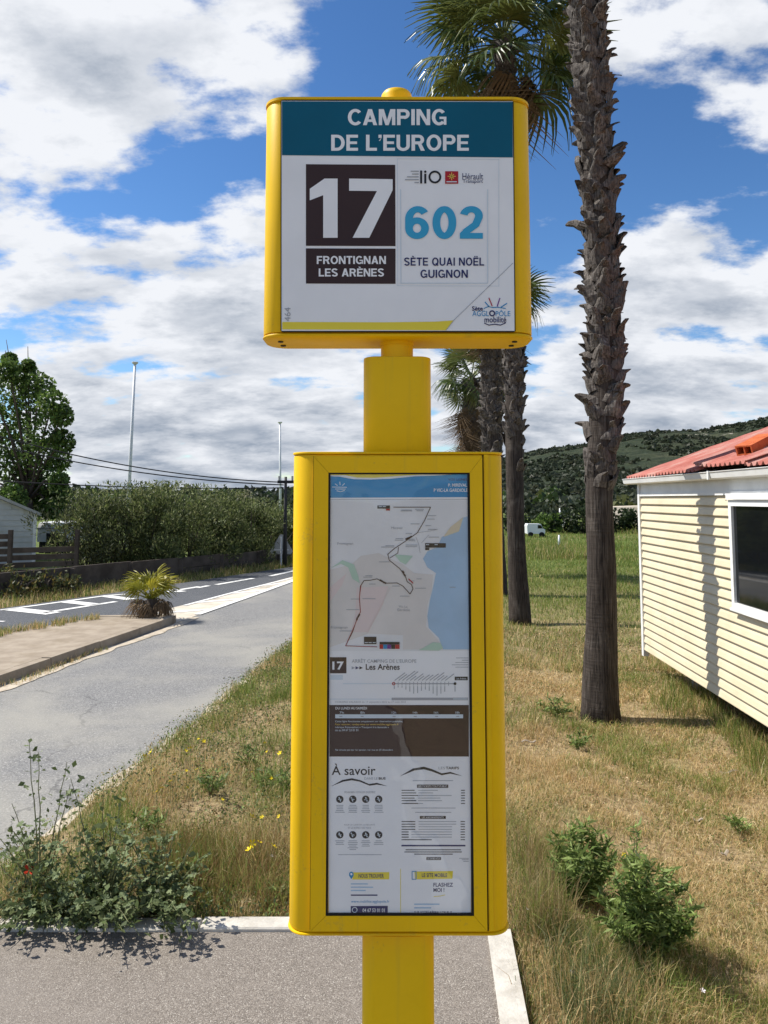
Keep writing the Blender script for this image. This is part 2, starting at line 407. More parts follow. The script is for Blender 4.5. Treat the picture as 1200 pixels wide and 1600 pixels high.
def gh(x, y):
    x = np.asarray(x, float); y = np.asarray(y, float)
    re = RE(y); fe = FE(y)
    n = (fbm(x*0.8, y*0.8, 3) - 0.5)*0.10 + (fbm(x*3.1, y*3.1, 2) - 0.5)*0.03
    field = -0.05 - 0.20*smooth01((x - 0.5)/1.6) - 0.05*smooth01((y - 6)/10)
    verge = -0.07 + 0.03*smooth01((x - re)/0.5)
    t = smooth01((x + 0.1)/0.9)
    h = verge*(1 - t) + field*t + n*smooth01((x - re - 0.1)/0.5)*smooth01((np.maximum(x - KX(y) - 0.1, y - FW_Y - 0.1))/0.4)
    road = ZR - 0.06
    h = np.where(x < re, road, h)
    far = ZR - 0.02 + 0.10*smooth01((fe - x)/1.2) + n*0.7
    h = np.where(x < fe, far, h)
    h = np.where((x < KX(y) + 0.1) & (y < FW_Y + 0.02), np.minimum(h, -0.06), h)
    return h + smooth01((y - 45)/120)*1.5
def ghf(x, y): return float(gh(x, y))
def on_ground(px, py):
    d = ray(px, py); k = (0 - EYE)/d.z
    for _ in range(12):
        z = ghf(d.x*k, d.y*k); k = (z - EYE)/d.z
    return Vector((d.x*k, d.y*k, z))

def warp(a, b, n, p): 
    t = np.linspace(-1, 1, n); return t
gx = np.concatenate([np.linspace(-4000,-60,14), np.linspace(-55,-9,40), np.linspace(-8.9,6,180), np.linspace(6.5,60,60), np.linspace(70,4000,14)])
gy = np.concatenate([np.linspace(-3000,-12,10), np.linspace(-10,1.6,16), np.linspace(1.7,14,150), np.linspace(14.4,60,90), np.linspace(65,260,16), np.linspace(400,9000,10)])
XX, YY = np.meshgrid(gx, gy); ZZ = gh(XX, YY)
nx, ny = len(gx), len(gy)
ii = np.arange((ny-1)*(nx-1)); r0 = ii//(nx-1); c0 = ii % (nx-1); a0 = r0*nx + c0
ground = struct('ground', mesh_np('ground', np.stack([XX, YY, ZZ], -1).reshape(-1, 3), np.stack([a0, a0+1, a0+nx+1, a0+nx], 1), smooth=True), 'dry_ground')

def strip(fl, fr, y0, y1, z, n=120, cols=3, wob=0.0, seed=0.0):
    ys = np.linspace(y0, y1, n); vs = []; fs = []
    for i, y in enumerate(ys):
        l, r = float(fl(y)), float(fr(y))
        if wob:
            l += (float(fbm(y*2.3 + seed, seed, 3)) - .5)*wob; r += (float(fbm(y*2.9 + seed, seed + 9, 3)) - .5)*wob
        for k in range(cols): vs.append((l + (r - l)*k/(cols - 1), y, z))
    for i in range(n-1):
        for k in range(cols-1):
            a = i*cols + k; fs.append((a, a+1, a+cols+1, a+cols))
    return MB().add(vs, fs)
struct('road', strip(LE, RE, -12, 130, ZR, 400).mesh('road'), 'road_tarmac')
struct('slip_road', strip(FE, BE, -12, 130, ZR + 0.002, 400).mesh('slip_road'), 'lane_tarmac')
TIP = gz(297, 964, 0.0)
struct('road_gore', strip(BE, LE, TIP.y + 0.02, 30, ZR + 0.004, 120).mesh('road_gore'), 'gore_paving')
struct('roadside_dirt', strip(lambda y: RE(y) - 0.05, lambda y: RE(y) + 0.06, 3.4, 25, ZR + 0.006, 400, 3, 0.12, 3).mesh('roadside_dirt'), 'sand_dirt')
struct('kerbside_dirt', strip(lambda y: LE(y) + 0.01, lambda y: LE(y) + 0.17, -2, TIP.y + 0.6, ZR + 0.006, 260, 3, 0.14, 8).mesh('kerbside_dirt'), 'sand_dirt')

# painted lines
def line(name, pts, w, z, label=None, n=14):
    P = [Vector((p.x, p.y, z)) for p in pts]; vs = []; fs = []
    Q = []
    for i in range(len(P)-1):
        for k in range(n): Q.append(P[i].lerp(P[i+1], k/n))
    Q.append(P[-1])
    for i, q in enumerate(Q):
        t = (Q[min(i+1, len(Q)-1)] - Q[max(i-1, 0)]).normalized(); s = Vector((-t.y, t.x, 0))*w/2
        vs += [q + s, q - s]
    for i in range(len(Q)-1): fs.append((2*i, 2*i+1, 2*i+3, 2*i+2))
    return struct(name, MB().add(vs, fs).mesh(name), 'road_paint', label)
g = lambda a, b: gz(a, b, ZR)
ZL = ZR + 0.008
line('road_marking', [g(308,961), g(380,936), g(455,909)] + [Vector((float(LE(y))+0.05, y, 0)) for y in (19, 22, 26)], 0.12, ZL + 0.004)
line('road_marking', [g(288,947), g(370,925), g(455,904)], 0.08, ZL + 0.004)
for (a, b, c, d, w) in ((0,954,60,946,.10),(60,946,167,931,.10),(167,931,196,929,.10),(69,958,181,940.5,.12),(16,952,84,959,.30),(104,940.5,150,945.5,.26),
                        (167,932,205,937,.22),(256,926,312,917,.13),(262,922,285,925,.2),(308,919,326,915.5,.12),(338,914,396,904,.12),(422,900.5,470,890,.13),(0,972,5,971,.1)):
    line('road_marking', [g(a, b), g(c, d)], w, ZL)
# worn hatching in the gore
for k in range(4):
    t = 0.14 + k*0.2; yy = TIP.y + (18.2 - TIP.y)*t
    l, r = float(BE(yy)), float(LE(yy + 0.5))
    if r - l > 0.15: line('road_marking', [Vector((l + 0.05, yy, 0)), Vector((r - 0.06, yy + 0.5, 0))], 0.14, ZL + 0.001)

# traffic island: concrete top + kerb stones
def Lk(y): return min(float(LE(y)), TIP.x - (TIP.y - y)*0.12 if y > TIP.y - 0.6 else 99)
ys = np.linspace(-6, TIP.y, 60)
top = MB(); vs = []; fs = []
for y in ys:
    l, r = float(BE(y)), float(LE(y)) - 0.13
    if r - l < 0.1: l = r - 0.1
    for z in (ZR - 0.05, 0.0): vs += [(l, y, z)]
    for z in (0.0, ZR - 0.05): vs += [(r, y, z)]
for i in range(len(ys)-1):
    a = i*4
    for k in range(3): fs.append((a+k, a+4+k, a+5+k, a+1+k))
m_ = (len(ys)-1)*4; fs.append((m_, m_+1, m_+2, m_+3))
isl = struct('traffic_island', MB().add(vs, fs).mesh('traffic_island'), 'island_concrete')
y = TIP.y
first = True
while y > 0:
    y2 = y - 0.98
    xa, xb = float(LE(y)) - 0.12, float(LE(y2 + 0.012)) - 0.12
    mb = MB()
    j = random.uniform(-0.006, 0.006)
    mb.hexa([(xb, y2+.012, ZR-.06),(xb+.12, y2+.012, ZR-.06),(xa+.12, y, ZR-.06),(xa, y, ZR-.06),
             (xb, y2+.012, .006+j),(xb+.105, y2+.012, .004+j),(xa+.105, y, .004+j),(xa, y, .006+j)])
    link('kerb_stone', mb.mesh('kerb_stone'), 'island_concrete', isl)
    y = y2
tipk = MB()
x0, x1 = float(BE(TIP.y)), float(LE(TIP.y))
tipk.rings([[(x0-.02, TIP.y, z), (x1, TIP.y, z), (x1+.01, TIP.y+.10, z), ((x0+x1)/2+.03, TIP.y+.17, z), (x0, TIP.y+.12, z)] for z in (ZR-.06, 0.008)])
link('kerb_stone', tipk.mesh('kerb_stone'), 'island_concrete', isl)

# footway with concrete edging
fw = MB()
vs = []; fs = []
N = 24
for i in range(N+1):
    y = -6 + (FW_Y - 0.09 + 6)*i/N
    vs += [(-2.35 - .04*(3.3 - y), y, 0.0), (float(KX(y)), y, 0.0)]
for i in range(N): fs.append((2*i, 2*i+1, 2*i+3, 2*i+2))
fw.add(vs, fs)
foot = struct('footway', fw.mesh('footway'), 'footway_tarmac')
edg = link('kerb_edging', MB().box(-2.3, 0.38, FW_Y-.075, FW_Y-.01, -0.09, -0.02).mesh('kerb_edging'), 'kerb_concrete', kind='structure')
x = KX(FW_Y) + 0.075; first = True
def stone(ax, ay, bx_, by_, w, hz=0.014):
    a = Vector((ax, ay, 0)); b = Vector((bx_, by_, 0)); t = (b - a).normalized(); s = Vector((-t.y, t.x, 0))
    a = a + t*0.002; b = b - t*0.002
    j = random.uniform(-.003, .003)
    mb = MB()
    lo = [a, b, b + s*w, a + s*w]; c = 0.006
    hi = [a + t*c + s*c, b - t*c + s*c, b - t*c + s*(w - c), a + t*c + s*(w - c)]
    mb.rings([[(p.x, p.y, -0.10) for p in lo], [(p.x, p.y, hz - 0.006 + j) for p in lo], [(p.x, p.y, hz + j) for p in hi]])
    return mb.mesh('kerb_stone')
xx = 0.500
while xx > -2.0:
    x2 = xx - 0.62
    link('kerb_stone', stone(x2, FW_Y - 0.088, xx, FW_Y - 0.088, 0.088), 'kerb_concrete', edg); xx = x2
yy = FW_Y - 0.09
while yy > -2:
    y2 = yy - 0.98
    link('kerb_stone', stone(float(KX(yy)) + 0.082, yy, float(KX(y2)) + 0.082, y2, -0.082), 'kerb_concrete', edg); yy = y2

# ------------------------------------------------------------------ hills
def interp_ridge(x, tab): return np.interp(x, [t[0] for t in tab], [t[1] for t in tab])
def ridge(pixs, Y): return [((p[0]-600)/F*Y, EYE + (780 - p[1])/F*Y) for p in pixs]
near = ridge([(-900,790),(-300,786),(100,783),(250,786),(380,792),(445,772),(520,755),(640,742),(760,726),(820,712),(870,704),(905,700),(940,691),(975,683),(1030,679),(1085,679),(1150,668),(1200,653),(1290,625),(1500,590),(1900,585),(2600,640),(3400,700)], 1000)
def hillz(x, y):
    xr = x*1000/np.maximum(y, 60)*0.6 + x*0.4
    rz = np.maximum(interp_ridge(xr, near) + 1.0, 2.0)
    t = np.clip((y - 170)/(1000 - 170), 0, 1)
    prof = 0.10*smooth01(t/0.3) + 0.90*smooth01((t - 0.10)/0.9)
    back = 1 - 0.35*smooth01((y - 1000)/900)
    rg = np.abs(fbm(x*0.006 + 3, y*0.004, 5) - 0.5)*2
    n = (fbm(x*0.012, y*0.010, 5) - 0.5)*0.22 - rg*0.10 + (fbm(x*0.05, y*0.05, 3) - 0.5)*0.05
    e = smooth01((y-170)/250)
    return -1.5 + (rz + 1.5)*prof*back*(1 + n*(1 - 0.75*smooth01((t - 0.8)/0.2))) + 3*e*(fbm(x*0.09, y*0.09, 3) - 0.5)
hx = np.linspace(-1600, 2400, 330); hy = np.concatenate([np.linspace(150, 1040, 170), np.linspace(1060, 2200, 30)])
XX, YY = np.meshgrid(hx, hy); ZZ = hillz(XX, YY)
nx, ny = len(hx), len(hy); ii = np.arange((ny-1)*(nx-1)); a0 = (ii//(nx-1))*nx + ii % (nx-1)
struct('hill', mesh_np('hill', np.stack([XX, YY, ZZ], -1).reshape(-1, 3), np.stack([a0, a0+1, a0+nx+1, a0+nx], 1), smooth=True), 'garrigue')

# ------------------------------------------------------------------ foliage helpers
def unit(v): return v/np.maximum(np.linalg.norm(v, axis=1, keepdims=True), 1e-9)
def leaf_mesh(name, c, ax, size, wr, cols, fold=0.25):
    """one folded four-point leaf per centre c, along axis ax"""
    n = len(c); ax = unit(ax); rnd = unit(rng.normal(size=(n, 3))); sd = unit(np.cross(ax, rnd)); nm = np.cross(ax, sd)
    s = size[:, None]
    v = np.empty((n, 4, 3)); v[:, 0] = c - ax*s*0.5; v[:, 2] = c + ax*s*0.5 - nm*s*fold*0.6
    v[:, 1] = c + sd*s*wr + nm*s*fold*0.4; v[:, 3] = c - sd*s*wr + nm*s*fold*0.4
    f = np.arange(n*4).reshape(n, 4)
    return mesh_np(name, v.reshape(-1, 3), f, np.repeat(cols, 4, axis=0))
def pick(pal, n, jit=0.15):
    pal = np.array(pal); c = pal[rng.integers(0, len(pal), n)]
    return np.clip(c*(1 + rng.normal(0, jit, (n, 1))), 0.004, 0.9)
def blob_points(n, centres, rad, shell=0.55):
    """points in clumps, denser toward each clump's skin"""
    k = rng.integers(0, len(centres), n); d = unit(rng.normal(size=(n, 3)))
    r = (shell + (1 - shell)*rng.random(n))**0.6
    r = np.where(rng.random(n) < 0.25, rng.random(n), r)
    return centres[k] + d*(rad[k]*r)[:, None], d
# distant scrub: one mass of bushes on the plain and on the slopes
def scrub(name, P, size, per, pal, leaf, label):
    n = len(P); c = np.repeat(P, per, axis=0); s = np.repeat(size, per)
    d = unit(rng.normal(size=(n*per, 3))); d[:, 2] = np.abs(d[:, 2])*0.9 - 0.05
    c = c + d*s[:, None]*(0.55 + 0.45*rng.random((n*per, 1)))
    base = np.repeat(pick(pal, n, 0.12), per, axis=0)*(1 + rng.normal(0, 0.10, (n*per, 1)))
    me = leaf_mesh(name, c, rng.normal(size=c.shape), s*leaf*(0.7 + 0.6*rng.random(n*per)), 0.5, np.clip(base, .003, .9))
    return link(name, me, 'leafage', kind='stuff', label=label, cat='scrub')
GREENS = [(.036,.048,.026),(.042,.054,.029),(.033,.045,.024),(.048,.058,.032),(.054,.060,.036)]
n = 15000
yy = 190 + 800*rng.random(n)**1.1; xx = yy*(-0.62 + 1.25*rng.random(n)); keep = (fbm(xx*0.02, yy*0.012, 3) > 0.40)
xx, yy = xx[keep], yy[keep]
scrub('hillside_scrub', np.stack([xx, yy, hillz(xx, yy) - 0.3], 1), 1.6 + 2.0*rng.random(len(xx)), 16, GREENS, 0.95, 'dark green garrigue scrub covering the rocky hillside')
n = 900
yy = 62 + 130*rng.random(n)**1.3; xx = yy*(-0.6 + 1.25*rng.random(n))
keep = (xx > RE(yy) + 8) | (xx < FE(yy) - 14)
xx, yy = xx[keep], yy[keep]
scrub('wood_edge', np.stack([xx, yy, gh(xx, yy) + 0.3], 1), 0.9 + 1.5*rng.random(len(xx))*np.clip(yy/90, .6, 1.6), 90, GREENS + [(.09,.10,.03),(.05,.085,.02)], 0.34, 'dense dark trees and bushes at the foot of the hill')

# ------------------------------------------------------------------ bus stop sign
SY = 1.65                                  # distance of the sign's front plane
CX = 0.0295
sign = thing('bus_stop_sign', 'yellow bus stop totem with white route board above a glazed timetable case', 'bus stop', (CX, SY + 0.07, 0))
zz = lambda py, Y=SY: at(600, py, Y).z
# pole
rprism(mb := MB(), CX, SY + 0.075, 0.150, 0.105, 0.030, -0.005, zz(1464, SY+.02), 0.003)
link('pole', mb.mesh('pole', True, R(30)), 'yellow_paint', sign)
rprism(mb := MB(), CX, SY + 0.075, 0.150, 0.105, 0.030, zz(709, SY+.02), zz(556, SY+.02), 0.003)
link('pole', mb.mesh('pole', True, R(30)), 'yellow_paint', sign)
t = MB(); cz0, cz1 = zz(556, SY+.02), zz(136, SY+.05)
rr = 0.0365; rs = []
ring = lambda r, z: [(CX + r*math.cos(a), SY + 0.075 + r*math.sin(a), z) for a in np.linspace(0, 2*math.pi, 33)[:-1]]
t.rings([ring(rr, cz0), ring(rr, cz1 - .016), ring(rr*.97, cz1 - .009), ring(rr*.88, cz1 - .004), ring(rr*.6, cz1 - .001), ring(rr*.1, cz1)])
link('mast_tube', t.mesh('mast_tube', True, R(40)), 'yellow_paint', sign)
cl = MB(); cl.rings([ring(rr + .002, zz(534, SY+.02)), ring(rr + .002, zz(526, SY+.02) + .01)])
link('collar', cl.mesh('collar', True, R(40)), 'yellow_paint', sign)

# upper box
HW, HD, HR = 0.600, 0.135, 0.046
hz0, hz1 = zz(519), zz(157)
HXC = CX + 0.001
FR = SY + 0.004                            # front of the housing; the printed board stands 4 mm proud
rprism(mb := MB(), HXC, FR + HD/2, HW, HD, HR, hz0 + .001, hz1 - .001, 0.0015, 12)
box = link('sign_housing', mb.mesh('sign_housing', True, R(30)), 'yellow_paint', sign)
rprism(mb := MB(), HXC, FR + HD/2, HW + .003, HD + .003, HR + .001, hz1, hz1 + .014, 0.010, 12)
link('top_cap', mb.mesh('top_cap', True, R(30)), 'yellow_paint', sign)
rprism(mb := MB(), HXC, FR + HD/2, HW + .003, HD + .003, HR + .001, hz0 - .010, hz0, 0.006, 12)
bc = link('bottom_cap', mb.mesh('bottom_cap', True, R(30)), 'yellow_paint', sign)
for sx in (-1, 1):
    for yy_ in (0.045, 0.09):
        s = MB(); s.tube([(HXC + sx*0.262, FR + yy_, hz0 - .0125), (HXC + sx*0.262, FR + yy_, hz0 - .009)], .006, 10)
        link('screw', s.mesh('screw'), 'dark_steel', bc)

PY = [SY]                                  # current print plane
def quadpx(name, x0, y0, x1, y1, mat, parent, Y):
    p = [at(x0, y1, Y), at(x1, y1, Y), at(x1, y0, Y), at(x0, y0, Y)]
    return link(name, MB().add(p, [(0,1,2,3)]).mesh(name), mat, parent)
def polypx(name, pts, mat, parent, Y):
    from mathutils.geometry import tessellate_polygon
    p = [at(a, b, Y) for a, b in pts]
    tr = tessellate_polygon([[Vector((q.x, q.z, 0)) for q in p]])
    fs = []
    for a, b, c in tr:
        n = (p[b]-p[a]).cross(p[c]-p[a]); fs.append((a, b, c) if n.y < 0 else (a, c, b))
    return link(name, MB().add(p, fs).mesh(name), mat, parent)
def linepx(name, pts, w, mat, parent, Y):
    vs, fs = [], []
    for i in range(len(pts)-1):
        a, b = Vector(pts[i]), Vector(pts[i+1]); t_ = (b-a).normalized(); s_ = Vector((-t_.y, t_.x))*w/2
        a = a - t_*w*.2; b = b + t_*w*.2
        o = len(vs); vs += [at(*(a+s_), Y), at(*(b+s_), Y), at(*(b-s_), Y), at(*(a-s_), Y)]
        n = (vs[o+1]-vs[o]).cross(vs[o+2]-vs[o]); fs.append((o,o+1,o+2,o+3) if n.y < 0 else (o+3,o+2,o+1,o))
    return link(name, MB().add(vs, fs).mesh(name), mat, parent)
def ringpx(name, cx, cy, r0, r1, mat, parent, Y, n=28, sy=1.0):
    vs, fs = [], []
    for k in range(n):
        a = 2*math.pi*k/n
        vs += [at(cx + r1*math.cos(a), cy + r1*sy*math.sin(a), Y), at(cx + r0*math.cos(a), cy + r0*sy*math.sin(a), Y)]
    for k in range(n):
        a, b = 2*k, 2*((k+1) % n); fs.append((a, a+1, b+1, b))
    return link(name, MB().add(vs, fs).mesh(name), mat, parent)
def discpx(name, cx, cy, r, mat, parent, Y, n=20):
    return link(name, MB().add([at(cx + r*math.cos(-2*math.pi*k/n), cy + r*math.sin(-2*math.pi*k/n), Y) for k in range(n)], [tuple(range(n))]).mesh(name), mat, parent)
def text(s, x0, y0, x1, y1, mat, parent, Y, bold=0.0, rot=0, res=3, name='lettering', join=None):
    """print s so that its ink fills the photo box x0..x1, y0..y1 on the plane Y"""
    cu = bpy.data.curves.new('lettering', 'FONT'); cu.body = s; cu.size = 1.0; cu.offset = bold; cu.resolution_u = res; cu.fill_mode = 'FRONT'
    ob = bpy.data.objects.new('lettering', cu)
    me = bpy.data.meshes.new_from_object(ob); bpy.data.objects.remove(ob); bpy.data.curves.remove(cu)
    n = len(me.vertices); co = np.empty(n*3); me.vertices.foreach_get('co', co); co = co.reshape(-1, 3)
    if rot == 90: co = np.stack([-co[:, 1], co[:, 0], co[:, 2]], 1)
    lo, hi = co.min(0), co.max(0)
    u = (co[:, 0]-lo[0])/(hi[0]-lo[0]); v = (co[:, 1]-lo[1])/(hi[1]-lo[1])
    A, B, C, D = [np.array(at(*q, Y)) for q in ((x0,y1),(x1,y1),(x0,y0),(x1,y0))]
    w = (1-u)[:, None]*((1-v)[:, None]*A + v[:, None]*C) + u[:, None]*((1-v)[:, None]*B + v[:, None]*D)
    me.vertices.foreach_set('co', w.ravel()); me.update(); me.materials.clear()
    return link(name, me, mat, parent)

# bold grotesque capitals drawn as strokes (each stroke a hair in front of the last)
def arc(cx, cy, rx, ry, a0, a1, n=16): return [(cx + rx*math.cos(R(a0 + (a1-a0)*k/n)), cy + ry*math.sin(R(a0 + (a1-a0)*k/n))) for k in range(n+1)]
def glyph(ch, T):
    h = T/2; S_, Q_ = [], []       # strokes (polyline, closed), filled quads
    bx_ = lambda x0, y0, x1, y1: Q_.append([(x0,y0),(x1,y0),(x1,y1),(x0,y1)])
    acc = ''
    if ch in 'ÈË': acc = ch; ch = 'E'
    w = 0.6
    if ch == 'I': w = T; bx_(0,0,T,1)
    elif ch == 'L': w = .57; S_.append(([(h,1),(h,h),(w,h)],0))
    elif ch == 'E': w = .61; S_.append(([(w,1-h),(h,1-h),(h,h),(w,h)],0)); bx_(T,.5-h*.9,.56,.5+h*.9)
    elif ch == 'F': w = .58; S_.append(([(w,1-h),(h,1-h),(h,0)],0)); bx_(T,.48-h*.9,.52,.48+h*.9)
    elif ch == 'T': w = .63; bx_(0,1-T,w,1); bx_(w/2-h,0,w/2+h,1-T)
    elif ch == 'A': w = .74; Q_.extend([[(0,0),(T*1.06,0),(w/2+h*1.1,1),(w/2-h*1.1,1)],[(w-T*1.06,0),(w,0),(w/2+h*1.1,1),(w/2-h*1.1,1)],[(.17,.20),(w-.17,.20),(w-.22,.20+T*.85),(.22,.20+T*.85)]])
    elif ch == 'M': w = .86; bx_(0,0,T*.95,1); bx_(w-T*.95,0,w,1); Q_.extend([[(.05,1),(.26,1),(w/2+.085,0),(w/2-.085,0)],[(w-.26,1),(w-.05,1),(w/2+.085,0),(w/2-.085,0)]])
    elif ch == 'N': w = .71; bx_(0,0,T*.95,1); bx_(w-T*.95,0,w,1); Q_.append([(0,1),(T*1.12,1),(w,0),(w-T*1.12,0)])
    elif ch == 'U': w = .70; S_.append(([(h,1)] + arc(w/2,.33,w/2-h,.345-h,180,360) + [(w-h,1)],0))
    elif ch in 'OQ':
        w = .78; S_.append((arc(w/2,.5,w/2-h,.515-h,0,360,36)[:-1],1))
        if ch == 'Q': Q_.append([(.40,.26),(.50,.36),(w,.06),(w-.11,-.05)])
    elif ch == 'C': w = .70; S_.append((arc(.39,.5,.39-h,.515-h,42,318,30),0))
    elif ch == 'G': w = .76; S_.append((arc(w/2,.5,w/2-h,.515-h,40,318,30),0)); bx_(.40,.38,w,.38+T*.8); bx_(w-T*.75,.02,w,.38)
    elif ch == 'D': w = .71; S_.append(([(h,h),(.30,h)] + arc(.30,.5,w-.30-h,.5-h,-80,80,16) + [(.30,1-h),(h,1-h)],1))
    elif ch in 'PR':
        w = .66; S_.append(([(h,0),(h,1-h),(.38,1-h)] + arc(.38,.70-h*.1,w-.38-h,.30-h*.9,80,-80,12) + [(.38,.40+h),(h,.40+h)],0))
        if ch == 'R': w = .70; Q_.append([(.33,.42),(.53,.42),(w,0),(w-T*1.15,0)])
    elif ch == 'S': w = .66; S_.append((arc(.33,.735,.33-h,.28-h,18,235,16) + arc(.33,.265,.33-h,.28-h,62,-162,16),0))
    elif ch == "'": w = T*.9; Q_.append([(T*.1,.62),(T*.45,.62),(T*.9,.84),(T*.9,.84)]); bx_(0,.80,T*.9,1)
    elif ch == '0': w = .60; S_.append((arc(w/2,.5,w/2-h,.51-h,0,360,32)[:-1],1))
    elif ch == '2': w = .58; S_.append((arc(w/2,.71,w/2-h,.30-h,170,-20,16) + [(.40,.44),(.13,.20)],0)); bx_(0,0,w,T*.92); Q_.append([(0,T*.9),(T*1.1,T*.9),(.33,.40),(.17,.36)])
    elif ch == '6': w = .60; S_.append((arc(w/2,.325,w/2-h,.335-h,0,360,28)[:-1],1)); S_.append((arc(w/2+.02,.60,w/2-h+.02,.41-h,38,178,16) + [(h,.33)],0))
    elif ch == ' ': w = .25
    if acc == 'È': Q_.append([(.12,1.22),(.32,1.22),(.42,1.06),(.27,1.06)])
    if acc == 'Ë': bx_(.11,1.06,.26,1.20); bx_(.36,1.06,.51,1.20)
    return w, S_, Q_
def bold(s, x0, y0, x1, y1, mat, parent, Y, T=.2, gap=.085):
    polys = []; x = 0.0
    for ch in s:
        w, S_, Q_ = glyph(ch, T)
        for q in Q_: polys.append([(x + a, b) for a, b in q])
        for pl_, cl_ in S_:
            n = len(pl_); sides = []
            for i, p in enumerate(pl_):
                a = Vector(pl_[i-1] if (i or cl_) else p); b = Vector(pl_[(i+1) % n] if (i < n-1 or cl_) else p); p = Vector(p)
                d1 = (p-a).normalized() if (p-a).length > 1e-6 else None; d2 = (b-p).normalized() if (b-p).length > 1e-6 else None
                d1 = d1 or d2; d2 = d2 or d1
                n1 = Vector((-d1.y, d1.x)); n2 = Vector((-d2.y, d2.x)); m_ = (n1+n2)
                m_ = m_.normalized() if m_.length > 1e-4 else n1
                k = T/2/max(m_.dot(n1), .35); sides.append((p + m_*k, p - m_*k))
            for i in range(n if cl_ else n-1):
                a, b = sides[i], sides[(i+1) % n]
                polys.append([(x + a[1].x, a[1].y), (x + b[1].x, b[1].y), (x + b[0].x, b[0].y), (x + a[0].x, a[0].y)])
        x += w + gap
    W_ = x - gap; mb = MB()
    for i, q in enumerate(polys):
        ps = [at(x0 + (x1-x0)*a/W_, y1 - (y1-y0)*b, Y - 2e-6*(i % 60)) for a, b in q]
        nn = (ps[1]-ps[0]).cross(ps[2]-ps[0])
        if nn.length < 1e-12: nn = (ps[2]-ps[0]).cross(ps[3]-ps[0])
        mb.add(ps if nn.y < 0 else ps[::-1], [tuple(range(4))])
    return link('lettering', mb.mesh('lettering'), mat, parent)
# board
Y0 = SY; board = MB()
bq = [at(440, 517, Y0), at(804, 517, Y0), at(801, 158.5, Y0), at(440, 157.5, Y0)]
board.hexa([bq[0], bq[1], bq[1] + Vector((0, .003, 0)), bq[0] + Vector((0, .003, 0)), bq[3], bq[2], bq[2] + Vector((0, .003, 0)), bq[3] + Vector((0, .003, 0))])
bd = link('route_board', board.mesh('route_board'), 'print_white', sign)
gk = MB()
for a, b in ((0, 1), (1, 2), (2, 3), (3, 0)):
    p, q = bq[a], bq[b]; t_ = (q-p).normalized(); s_ = Vector((t_.z, 0, -t_.x))*0.0022
    gk.hexa([p, q, q + Vector((0, .0035, 0)), p + Vector((0, .0035, 0)), p + s_, q + s_, q + s_ + Vector((0, .0035, 0)), p + s_ + Vector((0, .0035, 0))])
link('gasket', gk.mesh('gasket'), 'gap_dark', sign)
e = 0.0006
L1, L2, L3 = Y0 - e, Y0 - 2*e, Y0 - 3*e
polypx('title_band', [(440.6,158.2),(801,159.2),(801.3,246),(440.6,242.5)], 'print_teal', bd, L1)
bold('CAMPING', 543.5, 170.5, 697.5, 195.5, 'print_white', bd, L2, .185)
bold("DE L'EUROPE", 517.5, 210.5, 732.5, 235.5, 'print_white', bd, L2, .185)
polypx('route_panel', [(478,256.5),(617.5,257.5),(618,384.5),(478,384)], 'print_brown', bd, L1)
polypx('destination_panel', [(478,388),(618,388.5),(618,443.5),(478,443)], 'print_brown', bd, L1)
polypx('lettering', [(484,295),(507,279),(527.5,279),(527.5,371.5),(505,371.5),(505,305),(484,313)][::1], 'print_white', bd, L2)
polypx('lettering', [(545.5,279),(613.5,280),(613.5,297),(577,371.5),(551,371.5),(589,298.5),(545.5,298)], 'print_white', bd, L2)
bold('FRONTIGNAN', 495, 400, 603, 412.5, 'print_white', bd, L2, .185)
bold('LES ARÈNES', 498, 419.5, 600, 432, 'print_white', bd, L2, .185)
# sticker
for a in ([(621,248),(780,249)], [(621,248),(621.5,446.5)], [(779.5,249),(779.5,447)], [(621,446.5),(780,447)]):
    linepx('sticker_edge', a, 0.7, 'print_pale', bd, L1)
for a in ([(626,296),(626.5,442)], [(762,296),(762,442)], [(626,442.5),(762,442.5)]):
    linepx('sticker_edge', a, 1.4, 'print_pale', bd, L2)
bold('602', 633, 322.5, 754.5, 373, 'print_cyan', bd, L2, .195, .09)
bold('SÈTE QUAI NOËL', 631.5, 402.5, 756.5, 415, 'print_navy', bd, L2, .165, .12)
bold('GUIGNON', 657, 421.5, 731, 434, 'print_navy', bd, L2, .165, .12)
for k, w_ in enumerate((12, 10, 18, 21, 6)):
    linepx('small_print', [(654 - w_, 267.5 + k*4.4), (654, 267.5 + k*4.4)], 1.6, 'print_grey', bd, L2)
linepx('lettering', [(658,267),(658,286)], 3.2, 'print_black', bd, L2)
linepx('lettering', [(664.5,272),(664.5,286)], 3.2, 'print_black', bd, L2); discpx('lettering', 664.5, 268.3, 1.9, 'print_black', bd, L2)
ringpx('lettering', 679.5, 276.5, 7.0, 10.0, 'print_black', bd, L2, sy=1.0)
quadpx('emblem', 695.5, 267.5, 716, 287, 'print_red', bd, L2)
for a in ([(705.7,269.5),(705.7,281.5)], [(699.5,275.5),(712,275.5)], [(702.5,272.3),(709,278.7)], [(709,272.3),(702.5,278.7)]): linepx('emblem', a, 1.2, 'print_gold', bd, L3)
linepx('emblem', [(698,284),(713.5,284)], 1.6, 'print_pale', bd, L3)
text('Hérault', 722.5, 270.5, 755, 280.5, 'print_navy', bd, L2, .0)
text('Transport', 723, 280.2, 754.5, 287.5, 'print_navy', bd, L2, .0)
